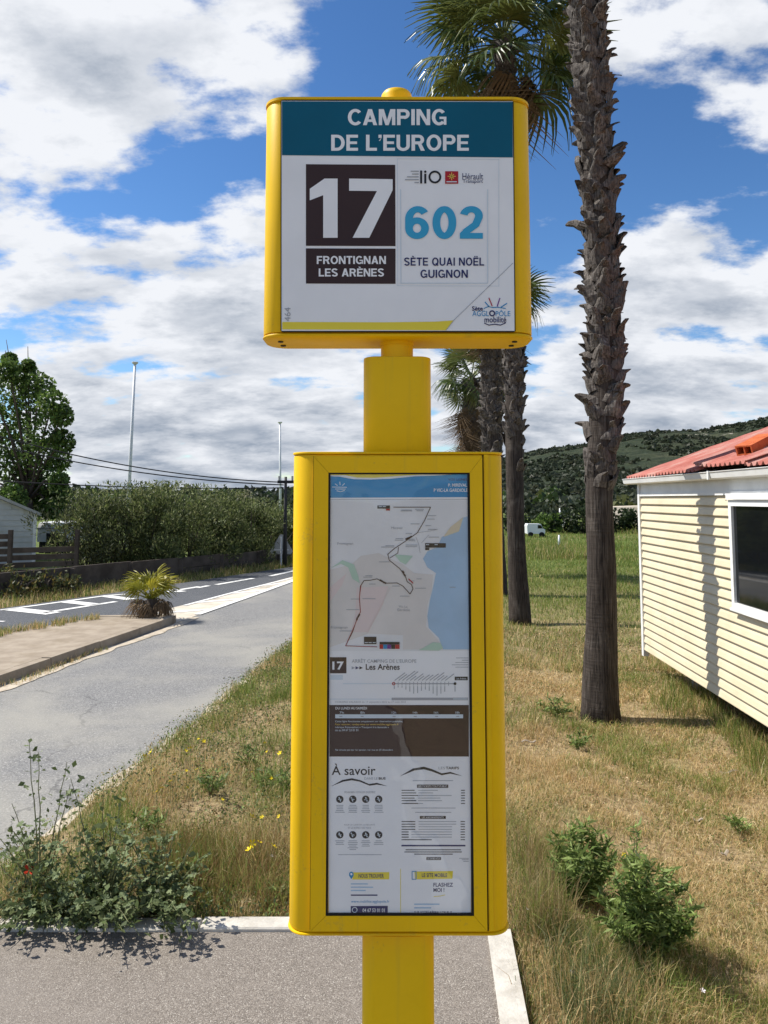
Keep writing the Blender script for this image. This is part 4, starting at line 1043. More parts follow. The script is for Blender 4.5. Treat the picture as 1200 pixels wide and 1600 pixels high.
# ------------------------------------------------------------------ palms
def fan_mesh(name, seed, R0=0.9, nseg=26, spread=150, droop=0.5, pet=0.8, fold=0.35, split=0.45):
    """fan leaf: petiole along +X from the origin, blade beyond it, hanging tips"""
    rr_ = random.Random(seed); mb = MB()
    n = 5; pts = []
    for k in range(n+1):
        t = k/n; pts.append((pet*t, 0, -0.10*pet*t*t))
    mb.tube(pts, [.022*(1-.5*k/n) for k in range(n+1)], 5)
    tip = Vector(pts[-1])
    for i in range(nseg):
        a = R(-spread + 2*spread*(i + .5)/nseg); ln = R0*(1 - .18*abs(a)/math.pi)*(1 + rr_.uniform(-.08, .08)); 
        da = R(spread)/nseg
        st = 5; prev = None; dz = rr_.uniform(.7, 1.4)*droop; sidew = rr_.uniform(-.05, .05)
        zf = (.014 if i % 2 else -.014)
        for k in range(st+1):
            t = k/st; r = ln*t
            h = r*math.tan(da)*1.05 if t < split else ln*split*math.tan(da)*1.05*max(0.06, 1 - ((t - split)/(1 - split))**1.2)
            cx, cy = r*math.cos(a), r*math.sin(a)
            z = -0.10*pet*1.0 + .10*math.sin(math.pi*t)*.6 - dz*ln*max(0, t - .35)**2*1.5 - fold*abs(math.sin(a))*r*.55 + sidew*t
            rx = Vector((-math.sin(a), math.cos(a), 0))
            c0 = Vector((tip.x + cx*(1 - .25*max(0, t-.5)*dz), cy*(1 - .25*max(0, t-.5)*dz), z - .0))
            cur = (c0 - rx*h, c0 + Vector((0, 0, (.35*h + zf*t)*1)), c0 + rx*h)
            if prev:
                o = len(mb.v)
                mb.add([prev[0], prev[1], prev[2], cur[0], cur[1], cur[2]], [(0, 1, 4, 3), (1, 2, 5, 4)])
            prev = cur
    return mb.mesh(name)
FAN = [fan_mesh('frond', s, r0, 26, sp_, d, pt_, fo_) for s, d, sp_, fo_, r0, pt_ in ((1, .25, 100, .15, .80, .75), (2, .45, 125, .2, .85, .8), (3, .8, 130, .3, .85, .85), (4, .35, 115, .1, .75, .9))]
FAND = [fan_mesh('dead_frond', 11, .85, 20, 105, 2.4, .6, .7), fan_mesh('dead_frond', 12, .75, 18, 85, 2.8, .5, 1.0)]
for me in FAN: me.materials.append(M['frond_green'])
for me in FAND: me.materials.append(M['frond_dead'])
def crown(parent, top, sc, nliv, ndead, seed, lo=-38, skirt=.3):
    rr_ = random.Random(seed)
    for i in range(nliv + ndead):
        dead = i >= nliv
        az = i*2.39996 + rr_.uniform(-.25, .25)
        if dead: el = R(rr_.uniform(-78, -38)); me = FAND[i % 2]
        else:
            t = i/nliv; el = R(80 + (lo - 80)*t**.85 + rr_.uniform(-7, 7)); me = FAN[min(3, max(0, int(t*3.6 + rr_.uniform(-.8, .8))))]
        o = link('dead_frond' if dead else 'frond', me, None, parent, loc=top + Vector((0, 0, (-.25 - .35*rr_.random() if dead else .12*(1 - i/nliv))))*sc if False else top + Vector((0, 0, (-.25 - skirt*rr_.random()) if dead else .15*(1 - i/nliv)))*1.0)
        o.rotation_euler = Euler((rr_.uniform(-1.0, 1.0) if not dead else rr_.uniform(-.4, .4), -el, az), 'XYZ'); s_ = sc*(rr_.uniform(.55, .85) if dead else rr_.uniform(.72, 1.12)); o.scale = (s_, s_, s_)
def stub_mesh(seed, L=.17, Wd=.15):
    """split leaf base hugging the trunk, +Z up the trunk, +X out of it"""
    r_ = random.Random(seed); mb = MB(); o1 = .018*r_.uniform(.3, 1.6); o2 = .034*r_.uniform(.0, 2.0); k1 = r_.uniform(-.03, .03); k2 = r_.uniform(-.06, .06)
    tk = .010; rows = [(0, Wd*.50, 0, 0, 0), (L*.40, Wd*.47, o1*.6, .004, k1*.3), (L*.75, Wd*.33, o1, .0, k1), (L*r_.uniform(.9, 1.15), Wd*r_.uniform(.05, .22), o2, -.004, k2)]
    vs = []
    for z, w, x, m_, sk in rows:
        vs += [(x - .022, sk - w, z - .01), (x + .008 + m_, sk - w*.35, z), (x + .008 + m_, sk + w*.35, z + .006), (x - .022, sk + w, z)]
    fs = []
    for k in range(3):
        for j in range(3): a = k*4 + j; fs.append((a, a+1, a+5, a+4))
    n = len(vs); vs += [(x - tk, y, z + .004) for x, y, z in vs]
    fs += [tuple(reversed([i + n for i in f])) for f in list(fs)]
    fs += [(12, 13, 13+n, 12+n), (13, 14, 14+n, 13+n), (14, 15, 15+n, 14+n)]
    for k in range(3): fs += [(k*4, k*4+4, k*4+4+n, k*4+n), (k*4+3, k*4+3+n, k*4+7+n, k*4+7)]
    return mb.add(vs, fs)
STUB = []
for s_ in range(9):
    me = stub_mesh(s_).mesh('leaf_base'); me.materials.append(M['leaf_base_grey']); STUB.append(me)
STUBV = [(np.array([tuple(v.co) for v in me.vertices]), [tuple(p.vertices) for p in me.polygons]) for me in STUB]
def palm(label, path, rad, stub_from, top_z, nliv, ndead, sc, seed, single, rows, per, stubsc=1.0, skirt=.3, group='tall fan palms in a row beside the field'):
    """path: trunk axis points from the ground up; rad: radii"""
    base = Vector(path[0]); r_ = random.Random(seed)
    t = thing('palm_tree', label, 'palm tree', tuple(base), group)
    P = [Vector(p) for p in path]
    cum = [0]
    for a, b in zip(P, P[1:]): cum.append(cum[-1] + (b-a).length)
    def axis(s_):
        k = max(0, min(len(P)-2, int(np.searchsorted(cum, s_)) - 1)); f = (s_ - cum[k])/(cum[k+1]-cum[k])
        return P[k].lerp(P[k+1], f), rad[k] + (rad[k+1]-rad[k])*f, (P[k+1]-P[k]).normalized()
    nrg = 70; ns = 22; rs = []
    for i in range(nrg+1):
        s_ = cum[-1]*i/nrg; c, r, d = axis(s_)
        if i == 0: c = c - Vector((0, 0, .06))
        rng_ = []
        for k in range(ns):
            a = 2*math.pi*k/ns; w = 1 + (float(fbm(math.cos(a)*1.5 + seed, s_*1.3 + math.sin(a)*1.5, 3)) - .5)*.16 + .012*math.sin(s_*70)
            rng_.append(c + Vector((math.cos(a), math.sin(a), 0))*r*w)
        rs.append(rng_)
    mb = MB(); mb.rings(rs); link('trunk', mb.mesh('trunk', True), 'palm_trunk', t)
    s0 = next(s_ for s_ in np.linspace(0, cum[-1], 400) if axis(s_)[0].z >= stub_from); V, Fc = [], []
    for i in range(rows):
        s_ = s0 + (cum[-1] - s0 - .05)*i/(rows-1); c, r, d = axis(s_)
        for k in range(per):
            if i < rows*.16 and r_.random() < .92 - i*.07: continue
            a = 2*math.pi*(k + .5*(i % 2))/per + i*.06 + r_.uniform(-.08, .08); j = r_.randrange(9)
            out = Vector((math.cos(a), math.sin(a), 0))
            m_ = Matrix.Translation(c + out*(r + .002) + Vector((0, 0, r_.uniform(-.02, .02)))) @ Matrix.Rotation(a, 4, 'Z') @ Matrix.Rotation(r_.uniform(-.04, .20) + (.5 if r_.random() < .06 else 0), 4, 'Y') @ Matrix.Rotation(r_.choice((-1, 1))*r_.uniform(.15, .65), 4, 'X')
            q = stubsc*r_.uniform(.85, 1.15); m_ = m_ @ Matrix.Diagonal((q*r_.uniform(.8, 1.35), q, q*r_.uniform(.8, 1.15), 1))
            if single and c.z < 6.45:
                o = link('leaf_base', STUB[j], None, t); o.matrix_local = Matrix.Translation(-base) @ m_
            else:
                v, f = STUBV[j]; mm = np.array(m_); w = v @ mm[:3, :3].T + mm[:3, 3]; n0 = len(V)
                V += [tuple(x) for x in w]; Fc += [tuple(i_ + n0 for i_ in ff) for ff in f]
    if V:
        link('leaf_bases', MB().add(V, Fc).mesh('leaf_bases'), 'leaf_base_grey', t, kind='stuff')
    crown(t, P[-1], sc, nliv, ndead, seed, skirt=skirt)
    return t
def trunkpath(pix, Y, extra=None):
    p0 = on_ground(*pix[0]); Y = p0.y if Y is None else Y
    out = [Vector((at(pix[0][0], pix[0][1], Y).x, Y, ghf(at(pix[0][0], pix[0][1], Y).x, Y)))]
    out += [at(a, b, Y) for a, b in pix[1:]]
    if extra: out.append(out[-1] + Vector(extra))
    return out
p1 = trunkpath([(938,1126),(938,1112),(938,1060),(940,980),(940,880),(936,780),(939,715),(945,640),(946,540),(942,430),(934,300),(926,170),(918,30)], None, (-.12, 0, 3.4))
palm('nearest fan palm with grey-brown shaggy trunk in front of the mobile home', p1, [.190,.168,.155,.142,.130,.124,.130,.138,.135,.132,.132,.138,.14,.14], p1[6].z - .50, 0, 30, 14, 1.25, 21, True, 77, 7, 1.0)
p2 = trunkpath([(813,975),(809,900),(806,820),(803,700),(803,560),(801,420),(794,250),(788,95)], None, (-.02, 0, .25))
palm('second palm, its dark crown rising behind the white route board', p2, [.185,.155,.145,.145,.145,.14,.14,.14,.14], p2[3].z - .4, 0, 42, 10, 1.12, 22, False, 70, 7, 1.1)
p3 = trunkpath([(776,905),(772,820),(769,700),(768,560),(766,470)], 16.6)
palm('third palm, mostly hidden by the sign, trunk showing right of the yellow post', p3, [.24,.20,.20,.19,.18], p3[2].z - .3, 0, 30, 12, .82, 23, False, 50, 7, 1.2)
p4 = trunkpath([(746,890),(743,800),(741,720),(737,598)], 20.5)
palm('short farthest palm with drooping olive crown beside the yellow post', p4, [.24,.22,.21,.2], p4[2].z - .4, 0, 30, 46, .78, 24, False, 22, 7, 1.2, 1.3)

# little fan palm on the island
LIME = [fan_mesh('frond', s, .36, 18, 110, d, .34, .2, .5) for s, d in ((31, .2), (32, .5))]
LDEAD = [fan_mesh('dead_frond', 33, .30, 14, 90, 1.4, .25, .6)]
for me in LIME: me.materials.append(M['frond_lime'])
for me in LDEAD: me.materials.append(M['frond_dead'])
pb = gz(236, 961, 0.0)
pp = thing('dwarf_palm', 'small yellow-green fan palm growing on the tip of the traffic island', 'palm tree', tuple(pb))
st = MB(); st.tube([pb, pb + Vector((.0, 0, .12)), pb + Vector((.01, 0, .24))], [.09, .10, .07], 10); link('trunk', st.mesh('trunk'), 'palm_bark', pp)
rr_ = random.Random(5)
for i in range(30):
    dead = i >= 13; az = i*2.4 + rr_.uniform(-.3, .3)
    el = R(rr_.uniform(-35, 8)) if dead else R(72 - 50*(i/13) + rr_.uniform(-6, 6))
    o = link('dead_frond' if dead else 'frond', LDEAD[0] if dead else LIME[i % 2], None, pp, loc=pb + Vector((0, 0, .16 if dead else .22)))
    o.rotation_euler = Euler((rr_.uniform(-.5, .5), -el, az), 'XYZ'); s_ = rr_.uniform(.58, .85); o.scale = (s_, s_, s_)

# ------------------------------------------------------------------ beyond the road: timber edging, hedge, fence, cabins
def gpt(px, py):
    return on_ground(px, py)
def plank(a, b, z0, z1, th, name='plank'):
    a = Vector((a.x, a.y, 0)); b = Vector((b.x, b.y, 0)); t_ = (b-a).normalized(); n_ = Vector((-t_.y, t_.x, 0))*th
    a = a + t_*.006; b = b - t_*.006
    return MB().hexa([(a.x,a.y,z0),(b.x,b.y,z0),(b.x+n_.x,b.y+n_.y,z0),(a.x+n_.x,a.y+n_.y,z0),(a.x,a.y,z1),(b.x,b.y,z1),(b.x+n_.x,b.y+n_.y,z1),(a.x+n_.x,a.y+n_.y,z1)])
wl = [Vector((float(FE(y)) - o, y, 0)) for y, o in ((11.2, 1.35), (13.2, 1.2), (15.4, .95), (18.0, .75), (20.6, .62), (23.5, .7), (27.0, .8))]
edging = thing('timber_edging', 'low dark wall of old timber planks along the foot of the hedge', 'retaining wall', tuple(wl[2] - Vector((0, 0, .1))))
for a, b in zip(wl, wl[1:]):
    n = max(1, round((b-a).length/1.9))
    for k in range(n):
        p, q = a.lerp(b, k/n), a.lerp(b, (k+1)/n)
        for j in range(2):
            dz = random.uniform(-.012, .012); z = min(ghf(p.x, p.y), ghf(q.x, q.y))
            link('plank', plank(p, q, z - .05 + j*.24, z + .185 + j*.24 + dz, .06 + random.uniform(-.008, .008)).mesh('plank'), 'old_timber', edging)
        z = ghf(p.x, p.y); link('stake', MB().box(p.x - .04, p.x + .04, p.y - .09, p.y - .012, z - .05, z + .40).mesh('stake'), 'old_timber', edging)
# oleander bushes
OLE = [(.13,.165,.05),(.18,.21,.075),(.09,.12,.038),(.25,.26,.12),(.065,.085,.032)]
def bush(label, c, rx, ry, hgt, n, seed, pal=OLE, leaf=.10, wr=.13, name='oleander_bush', cat='bush', group='oleander bushes of the hedge', up=.7, stems=9):
    rs_ = np.random.default_rng(seed); zb = ghf(c.x, c.y)
    t = thing(name, label, cat, (c.x, c.y, zb), group)
    m = 26; cs = np.stack([rs_.uniform(-.75, .75, m)*rx + c.x, rs_.uniform(-.75, .75, m)*ry + c.y, zb + hgt*(.12 + .70*rs_.random(m))], 1)
    cs[:4, 2] = zb + hgt*.82
    rd = (.16 + .30*rs_.random(m))*min(rx, hgt/1.6)*1.25
    p, d = blob_points(n, cs, rd, .3); p[:, 2] = np.maximum(p[:, 2], zb + .05); 
    # a few sprays above the outline
    k = n//14; p[:k, 2] = zb + hgt*(.95 + .22*rs_.random(k))
    ax = d*.6 + rs_.normal(size=d.shape)*.45 + np.array([0, 0, up])
    me = leaf_mesh('foliage', p, ax, leaf*(.7 + .6*rs_.random(n)), wr, pick(pal, n, .2), .12)
    link('foliage', me, 'leafage', t, kind='stuff')
    sm = MB(); r_ = random.Random(seed)
    for _ in range(stems):
        a = r_.uniform(0, 6.28); q = Vector((c.x + (.25 if rx > .6 else .02)*math.cos(a), c.y + (.15 if rx > .6 else .02)*math.sin(a), zb - .03)); e_ = Vector((c.x + rx*.8*math.cos(a)*r_.random(), c.y + ry*.7*math.sin(a), zb + hgt*r_.uniform(.6, .95)))
        sm.tube([q, q.lerp(e_, .5) + Vector((0, 0, .1)), e_], [.022, .016, .006], 5)
    link('stem', sm.mesh('stem'), 'old_timber', t)
    return t
hp = [(132,17.8,1.67),(168,18.0,1.82),(222,18.4,2.02),(282,19.2,1.98),(335,20.2,1.84),(385,21.4,1.66),(425,22.8,1.48),(462,24.2,1.25)]
lab = ['leftmost oleander of the hedge, sparse with bare stems by the slat fence', 'oleander bush second from the left in the roadside hedge', 'tall pale green oleander behind the dwarf palm', 'oleander in the middle of the hedge right of the dwarf palm',
       'oleander bush fifth from the left in the roadside hedge', 'oleander bush sixth from the left in the hedge', 'oleander next to the triangular sign', 'last oleander of the hedge, partly behind the yellow case']
for i, (px, Y, h) in enumerate(hp):
    x = (px - 600)/F*Y
    bush(lab[i], Vector((x, Y, 0)), 1.2, .9, h*.92, 10000 if i else 3000, 100 + i, leaf=.095, wr=.15, pal=OLE if i else [(.05,.06,.03),(.075,.085,.04)])
# slat fence on the left
fA, fB = Vector((-10.2, 15.2, 0)), Vector((-6.7, 17.0, 0))
fen = thing('slat_fence', 'dark weathered fence of horizontal wooden slats beside the white cabin', 'fence', (fA.x + 1.7, fA.y + .9, ghf(fA.x + 1.7, fA.y + .9)))
for k in range(3):
    a, b = fA.lerp(fB, k/3), fA.lerp(fB, (k+1)/3); zb = ghf(a.x, a.y)
    link('post', MB().box(a.x - .04, a.x + .04, a.y - .10, a.y - .02, zb - .05, zb + 1.08).mesh('post'), 'old_timber', fen)
    for j in range(6):
        zz_ = zb + .12 + j*.155
        if k == 2 and j in (4, 5): continue
        link('slat', plank(a, b, zz_ + random.uniform(-.01, .01), zz_ + .115, .022).mesh('slat'), 'old_timber', fen)
link('post', MB().box(fB.x - .04, fB.x + .04, fB.y - .10, fB.y - .02, zb - .05, zb + 1.06).mesh('post'), 'old_timber', fen)
# white cabin behind the fence
cY = 20.5; cR = at(56, 830, cY).x; ce = at(56, 804, cY).z; sl_ = (804 - 778)/56.0
cab = thing('white_cabin', 'white clad cabin with shallow gable roof behind the slat fence', 'cabin', (cR, cY, ghf(cR, cY)))
cab.rotation_euler = (0, 0, R(27))
zb = ghf(cR - 1.9, cY) - .05; wd = 3.6
cb = MB(); fr_ = [(cR, ce), (cR - wd/2, ce + sl_*wd/2), (cR - wd, ce), (cR - wd, zb), (cR, zb)]
cb.rings([[(x, cY + .03, z) for x, z in fr_][::-1], [(x, cY + 5, z) for x, z in fr_][::-1]]); link('wall', cb.mesh('wall'), 'cladding_white', cab)
k = 0; z = zb + .1
while z < ce + sl_*wd/2 - .1:
    inset = max(0, (z + .14 - ce)/sl_)
    x0_, x1_ = cR - wd + inset + .02, cR - inset - .02
    if x1_ - x0_ > .2: link('cladding_board', MB().hexa([(x0_, cY + .005, z), (x1_, cY + .005, z), (x1_, cY + .028, z), (x0_, cY + .028, z), (x0_, cY + .018, z + .138), (x1_, cY + .018, z + .138), (x1_, cY + .028, z + .138), (x0_, cY + .028, z + .138)]).mesh('cladding_board'), 'cladding_white', cab)
    z += .142
for sx in (0, 1):
    a = (cR + .12, ce - .12*sl_) if sx == 0 else (cR - wd - .12, ce - .12*sl_); b = (cR - wd/2, ce + sl_*wd/2)
    rf = MB(); P_ = [(a[0], a[1] + .01), (b[0], b[1] + .01), (b[0], b[1] + .09), (a[0], a[1] + .09)]
    if sx: P_ = P_[::-1]
    rf.rings([[(x, cY - .12, z) for x, z in P_], [(x, cY + 5.1, z) for x, z in P_]]); link('roof_slope', rf.mesh('roof_slope'), 'felt_grey', cab)
link('corner_trim', MB().box(cR - .07, cR + .015, cY - .012, cY + .003, zb, ce).mesh('corner_trim'), 'trim_white', cab)
# pale caravan behind
vY = 25.0; v0, v1 = at(58, 840, vY).x, at(118, 840, vY).x; vt = at(80, 816, vY).z; vg = ghf(v0, vY)
cv = thing('caravan', 'pale caravan roof and flank seen between the cabin and the hedge', 'caravan', ((v0+v1)/2, vY + .9, vg))
b_ = MB(); pr = [(0, vg + .35), (0, vt - .18), (.10, vt - .03), (.35, vt), (1.6, vt), (1.85, vt - .05), (1.95, vt - .2), (1.95, vg + .35)]
b_.rings([[(v0, vY + a, z) for a, z in pr], [(v1, vY + a, z) for a, z in pr]]); link('body', b_.mesh('body', True, R(40)), 'car_white', cv)
link('window', MB().box(v0 + .3, v1 - .3, vY - .012, vY + .0, vt - .75, vt - .35).mesh('window'), 'window_dark', cv)
link('roof_rail', MB().box(v0 - .02, v1 + .02, vY - .03, vY + .02, vt - .22, vt - .17).mesh('roof_rail'), 'felt_grey', cv)
for sx in (.3, .7): 
    wx = v0 + (v1 - v0)*sx; wh = MB(); wh.tube([(wx, vY + .1, vg + .28), (wx, vY + .28, vg + .28)], .28, 16); link('wheel', wh.mesh('wheel'), 'rubber_black', cv)
link('skirt', MB().box(v0 + .05, v1 - .05, vY + .05, vY + 1.9, vg - .02, vg + .345).mesh('skirt'), 'dark_steel', cv)

# ------------------------------------------------------------------ trees
def tree(name, label, base, height, centres, radii, n, leaf, pal, seed, trunk_r=.12, wr=.33, group=None, limbs=None):
    r_ = np.random.default_rng(seed); t = thing(name, label, 'tree', tuple(base), group)
    cs = np.array(centres, float); rd = np.array(radii, float)
    p, d = blob_points(n, cs, rd, .45)
    ax = r_.normal(size=p.shape) + np.array([0, 0, -.3]) + d*.4
    me = leaf_mesh('crown', p, ax, leaf*(.7 + .6*r_.random(n)), wr, pick(pal, n, .22), .15)
    link('crown', me, 'leafage', t, kind='stuff')
    tr = MB(); b = Vector(base); top = b + Vector((0, 0, height*.8))
    fork = b + Vector((0.02, 0, height*.28))
    tr.tube([b - Vector((0, 0, .05)), b + Vector((.02, 0, height*.14)), fork], [trunk_r*1.25, trunk_r, trunk_r*.9], 10)
    link('trunk', tr.mesh('trunk', True), 'palm_bark', t)
    lm = MB()
    for k, c in enumerate(cs):
        c = Vector(c); mid = fork.lerp(c, .5) + Vector((0, 0, height*.05)); st_ = fork + Vector((0, 0, height*.04*(k % 5)))*.2
        lm.tube([st_, mid, c, c + (c - mid)*.35], [trunk_r*.42, trunk_r*.26, trunk_r*.14, .008], 6)
    link('limb', lm.mesh('limb', True), 'palm_bark', t)
    return t
def clumps(pix, Y, spread, seed):
    r_ = random.Random(seed); cs, rd = [], []
    for px, py, r in pix:
        Yk = Y + r_.uniform(-spread, spread); cs.append(tuple(at(px, py, Yk))); rd.append(r/F*Yk)
    return cs, rd
TG = [(.095,.165,.03),(.13,.21,.045),(.07,.125,.025),(.17,.24,.06),(.05,.09,.02)]
tY = 24.0; tb = Vector((at(44, 800, tY).x, tY, 0)); tb.z = ghf(tb.x, tb.y)
cs, rd = clumps([(14,578,20),(38,590,24),(60,605,26),(20,620,30),(48,640,32),(82,632,26),(98,650,18),(10,665,32),(70,675,34),(98,690,20),(30,690,32),(60,715,32),(92,720,20),(12,725,28),(70,750,28),(92,752,16),(28,752,22),(60,785,26),(80,795,18),(40,775,26),(95,775,18),(20,780,24),(70,770,26),(-30,640,40),(-40,700,44),(-20,600,26),(15,562,12),(44,572,12),(-50,760,36)], tY, 1.1, 3)
tree('poplar_tree', 'tall bright green leafy tree behind the white cabin', tb, 6.2, cs, rd, 14000, .13, TG, 31, .12)
dk = [(.028,.045,.014),(.04,.058,.02),(.02,.035,.012)]
tY = 29.0; tb = Vector((at(120, 800, tY).x, tY, 0)); tb.z = ghf(tb.x, tb.y)
cs, rd = clumps([(110,790,24),(128,795,20),(140,786,12),(98,800,24),(146,800,12),(120,820,30),(150,815,18)], tY, .7, 4)
tree('pine_tree', 'dark low conifer between the leafy tree and the hedge', tb, 2.6, cs, rd, 3600, .12, dk, 32, .09, .12)
tY = 36.0; tb = Vector((at(390, 800, tY).x, tY, 0)); tb.z = ghf(tb.x, tb.y)
cs, rd = clumps([(386,772,9),(380,780,10),(392,782,8),(372,776,6),(386,790,6)], tY, .3, 5)
tree('birch_tree', 'thin pale young tree showing above the right part of the hedge', tb, 2.7, cs, rd, 420, .10, [(.22,.21,.13),(.28,.26,.17),(.16,.17,.09)], 33, .045)
cs, rd = clumps([(345,780,8),(352,786,9),(362,782,7),(335,786,8),(340,793,8)], tY, .3, 6)
tb = Vector((at(350, 800, tY).x, tY, 0)); tb.z = ghf(tb.x, tb.y)
tree('birch_tree', 'wispy pale bush tops left of the thin young tree', tb, 2.4, cs, rd, 420, .10, [(.20,.20,.12),(.25,.24,.15),(.13,.14,.08)], 34, .04)
tY = 30.0; tb = Vector((at(462, 800, tY).x, tY, 0)); tb.z = ghf(tb.x, tb.y)
cs, rd = clumps([(458,790,10),(466,800,14),(456,810,10),(470,785,12),(462,825,14)], tY, .4, 7)
tree('cypress_tree', 'dark narrow evergreen half hidden by the yellow case', tb, 2.4, cs, rd, 1600, .10, dk, 35, .08, .15)

# weeds at the fence foot
for i, (px, py, h, rx) in enumerate(((20,925,.42,.4),(62,918,.40,.35),(95,915,.30,.3),(5,915,.45,.3))):
    p = on_ground(px, py + 12); p.y += .25
    bush(['tall weeds at the left photo edge below the fence', 'yellowish leafy weeds in front of the slat fence', 'small weeds right of the slat fence post', 'weeds at the far left beside the planks'][i], p, rx, .3, h, 260, 300 + i, [(.05,.065,.022),(.075,.085,.03),(.14,.11,.03)], .09, .2, 'roadside_weed', 'weed', 'weeds below the fence', .5, 5)

# ------------------------------------------------------------------ poles, cables, sign, field things
def pole(name, label, top, bot, Y, r, mat, cap=False, group=None):
    a, b = at(*top, Y), at(*bot, Y); zb = ghf(b.x, Y)
    d = (a - b); b = a - d*((a.z - zb)/d.z)
    t = thing(name, label, 'pole', tuple(b), group); m_ = MB(); m_.tube([b - Vector((0,0,.05)), b.lerp(a, .5), a], [r*1.35, r*1.1, r*.8], 10); link('shaft', m_.mesh('shaft', True), mat, t)
    if cap:
        c = MB(); c.tube([a - Vector((0,0,.06)), a, a + Vector((0,0,.03)), a + Vector((0,0,.05))], [r*1.1, r*2.2, r*2.2, r*.8], 12); link('finial', c.mesh('finial'), mat, t)
    return t, a
pole('flag_pole', 'tall bare white pole rising behind the left of the hedge', (211,567), (201,775), 29, .055, 'pole_metal', True, 'bare white poles')
pole('flag_pole', 'shorter bare white pole beside the wooden utility pole', (437.5,660), (438,790), 40, .055, 'pole_metal', True, 'bare white poles')
up, upt = pole('utility_pole', 'dark utility pole carrying cables at the right end of the hedge', (446.5,745), (445,880), 21.0, .045, 'dark_steel')
arm = MB(); arm.box(upt.x - .22, upt.x + .22, upt.y - .04, upt.y + .04, upt.z - .18, upt.z - .10); link('cross_arm', arm.mesh('cross_arm'), 'dark_steel', up)
link('insulator', MB().tube([upt + Vector((-.18,0,-.10)), upt + Vector((-.18,0,.02))], .03, 8).mesh('insulator'), 'felt_grey', up)
link('insulator', MB().tube([upt + Vector((.18,0,-.10)), upt + Vector((.18,0,.02))], .03, 8).mesh('insulator'), 'felt_grey', up)
up2, upt2 = pole('utility_pole', 'dark utility pole left of the photo edge carrying the same cables', (-62,660), (-64,880), 20, .075, 'dark_steel')
up2['label'] = 'dark utility pole beyond the left edge, carrying the far cable ends'
def cable(label, pix, Yl, sag):
    a = upt + Vector((-.05, 0, pix[1])); b = upt2 + Vector((0, 0, pix[0])); pts = []
    for k in range(25):
        t = k/24; p = a.lerp(b, t); p.z -= sag*4*t*(1-t); pts.append(p)
    m_ = MB(); m_.tube(pts, .016, 5); link('overhead_cable', m_.mesh('overhead_cable'), 'cable_black', label=label, cat='cable', group='cables above the hedge')
cable('uppermost overhead cable sagging across the left sky', (-.05, -.15), 20, .30)
cable('middle overhead cable sagging above the hedge', (-.35, -.22), 20, .25)
cable('lowest overhead cable running nearly level above the hedge top', (-1.45, -.30), 20, .10)
# triangular sign seen from behind
ty = 21.2; tc = at(440, 853, ty); zg = ghf(tc.x, ty)
ts = thing('road_sign', 'grey back of a triangular road sign beside the hedge end', 'road sign', (tc.x, ty, zg))
def tri(r, y0, y1):
    v = [(tc.x + r*math.sin(R(a)), tc.z - .02 + r*math.cos(R(a))) for a in (0, 8, 112, 128, 232, 248, 352)]
    return MB().rings([[(x, y0, z) for x, z in v], [(x, y1, z) for x, z in v]])
link('plate', tri(.33, ty - .012, ty + .012).mesh('plate'), 'felt_grey', ts)
link('stiffener', MB().box(tc.x - .2, tc.x + .2, ty - .03, ty - .013, tc.z - .12, tc.z - .09).mesh('stiffener'), 'pole_metal', ts)
pst = MB(); pst.tube([(tc.x, ty - .055, zg - .03), (tc.x, ty - .055, tc.z + .25)], .024, 10); link('post', pst.mesh('post'), 'pole_metal', ts)
# far field: posts, a parked white van, a hedge and a bare bank
for i, (px, t0, b0, Y, r) in enumerate(((875,794,830,52,.07),(880.5,812,832,53,.05),(883.5,811,832,53.5,.05))):
    pole('field_post', ['pale tall post at the far edge of the field', 'left of two short posts beside the tall field post', 'right of two short posts beside the tall field post'][i], (px, t0), (px, b0), Y, r, 'pole_metal', False, 'posts at the far edge of the field')
pole('marker_stake', 'small white stake in the grass beyond the palms', (873.5,836), (873.5,842), 33, .045, 'car_white')
vy = 42.0; VS = .62; vc = at(836, 842, vy); vz = ghf(vc.x, vy)
van = thing('white_van', 'small white van parked at the far end of the field', 'van', (vc.x, vy, vz))
bd2 = MB(); prf = [(-.75,.25),(.75,.25),(.80,.55),(.62,.62),(.42,.95),(-.70,.97),(-.78,.8)]
bd2.rings([[(vc.x + a*VS, vy - .35, vz + b*VS*1.2) for a, b in prf], [(vc.x + a*VS, vy + .45, vz + b*VS*1.2) for a, b in prf]]); link('body', bd2.mesh('body'), 'car_white', van)
for sx in (-.30, .30):
    w_ = MB(); w_.tube([(vc.x + sx, vy - .40, vz + .14), (vc.x + sx, vy - .28, vz + .14)], .14, 14); link('wheel', w_.mesh('wheel'), 'rubber_black', van)
link('window', MB().add([(vc.x + .25, vy - .356, vz + .47), (vc.x + .36, vy - .356, vz + .47), (vc.x + .26, vy - .356, vz + .65), (vc.x + .09, vy - .356, vz + .65), (vc.x + .09, vy - .356, vz + .47)], [(0,1,2,3,4)]).mesh('window'), 'window_dark', van)
for i, (px, py, w, h, pal) in enumerate(((880,842,.9,.9,dk),(905,842,1.1,1.15,dk),(935,842,1.1,1.15,dk),(965,842,1.1,1.1,dk),(992,842,1.1,1.1,dk),(858,842,.8,.9,[(.09,.15,.03),(.12,.19,.04)]),(806,842,.8,.8,dk))):
    p = Vector((at(px, py, 46).x, 46.0, 0))
    bush(['dark clipped bush beyond the field, first right of the van', 'dark bush left of the nearest palm trunk across the field', 'dark bush behind the nearest palm trunk', 'dark bush right of the nearest palm trunk', 'dark bush at the corner of the mobile home', 'bright green bush beside the white van', 'dark bush left of the white van'][i], p, w, .7, h*1.15, 900, 400 + i, pal, .2, .3, 'field_bush', 'bush', 'bushes across the field', .3, 3)
bank = MB(); q0, q1 = at(955, 826, 58), at(1100, 826, 58)
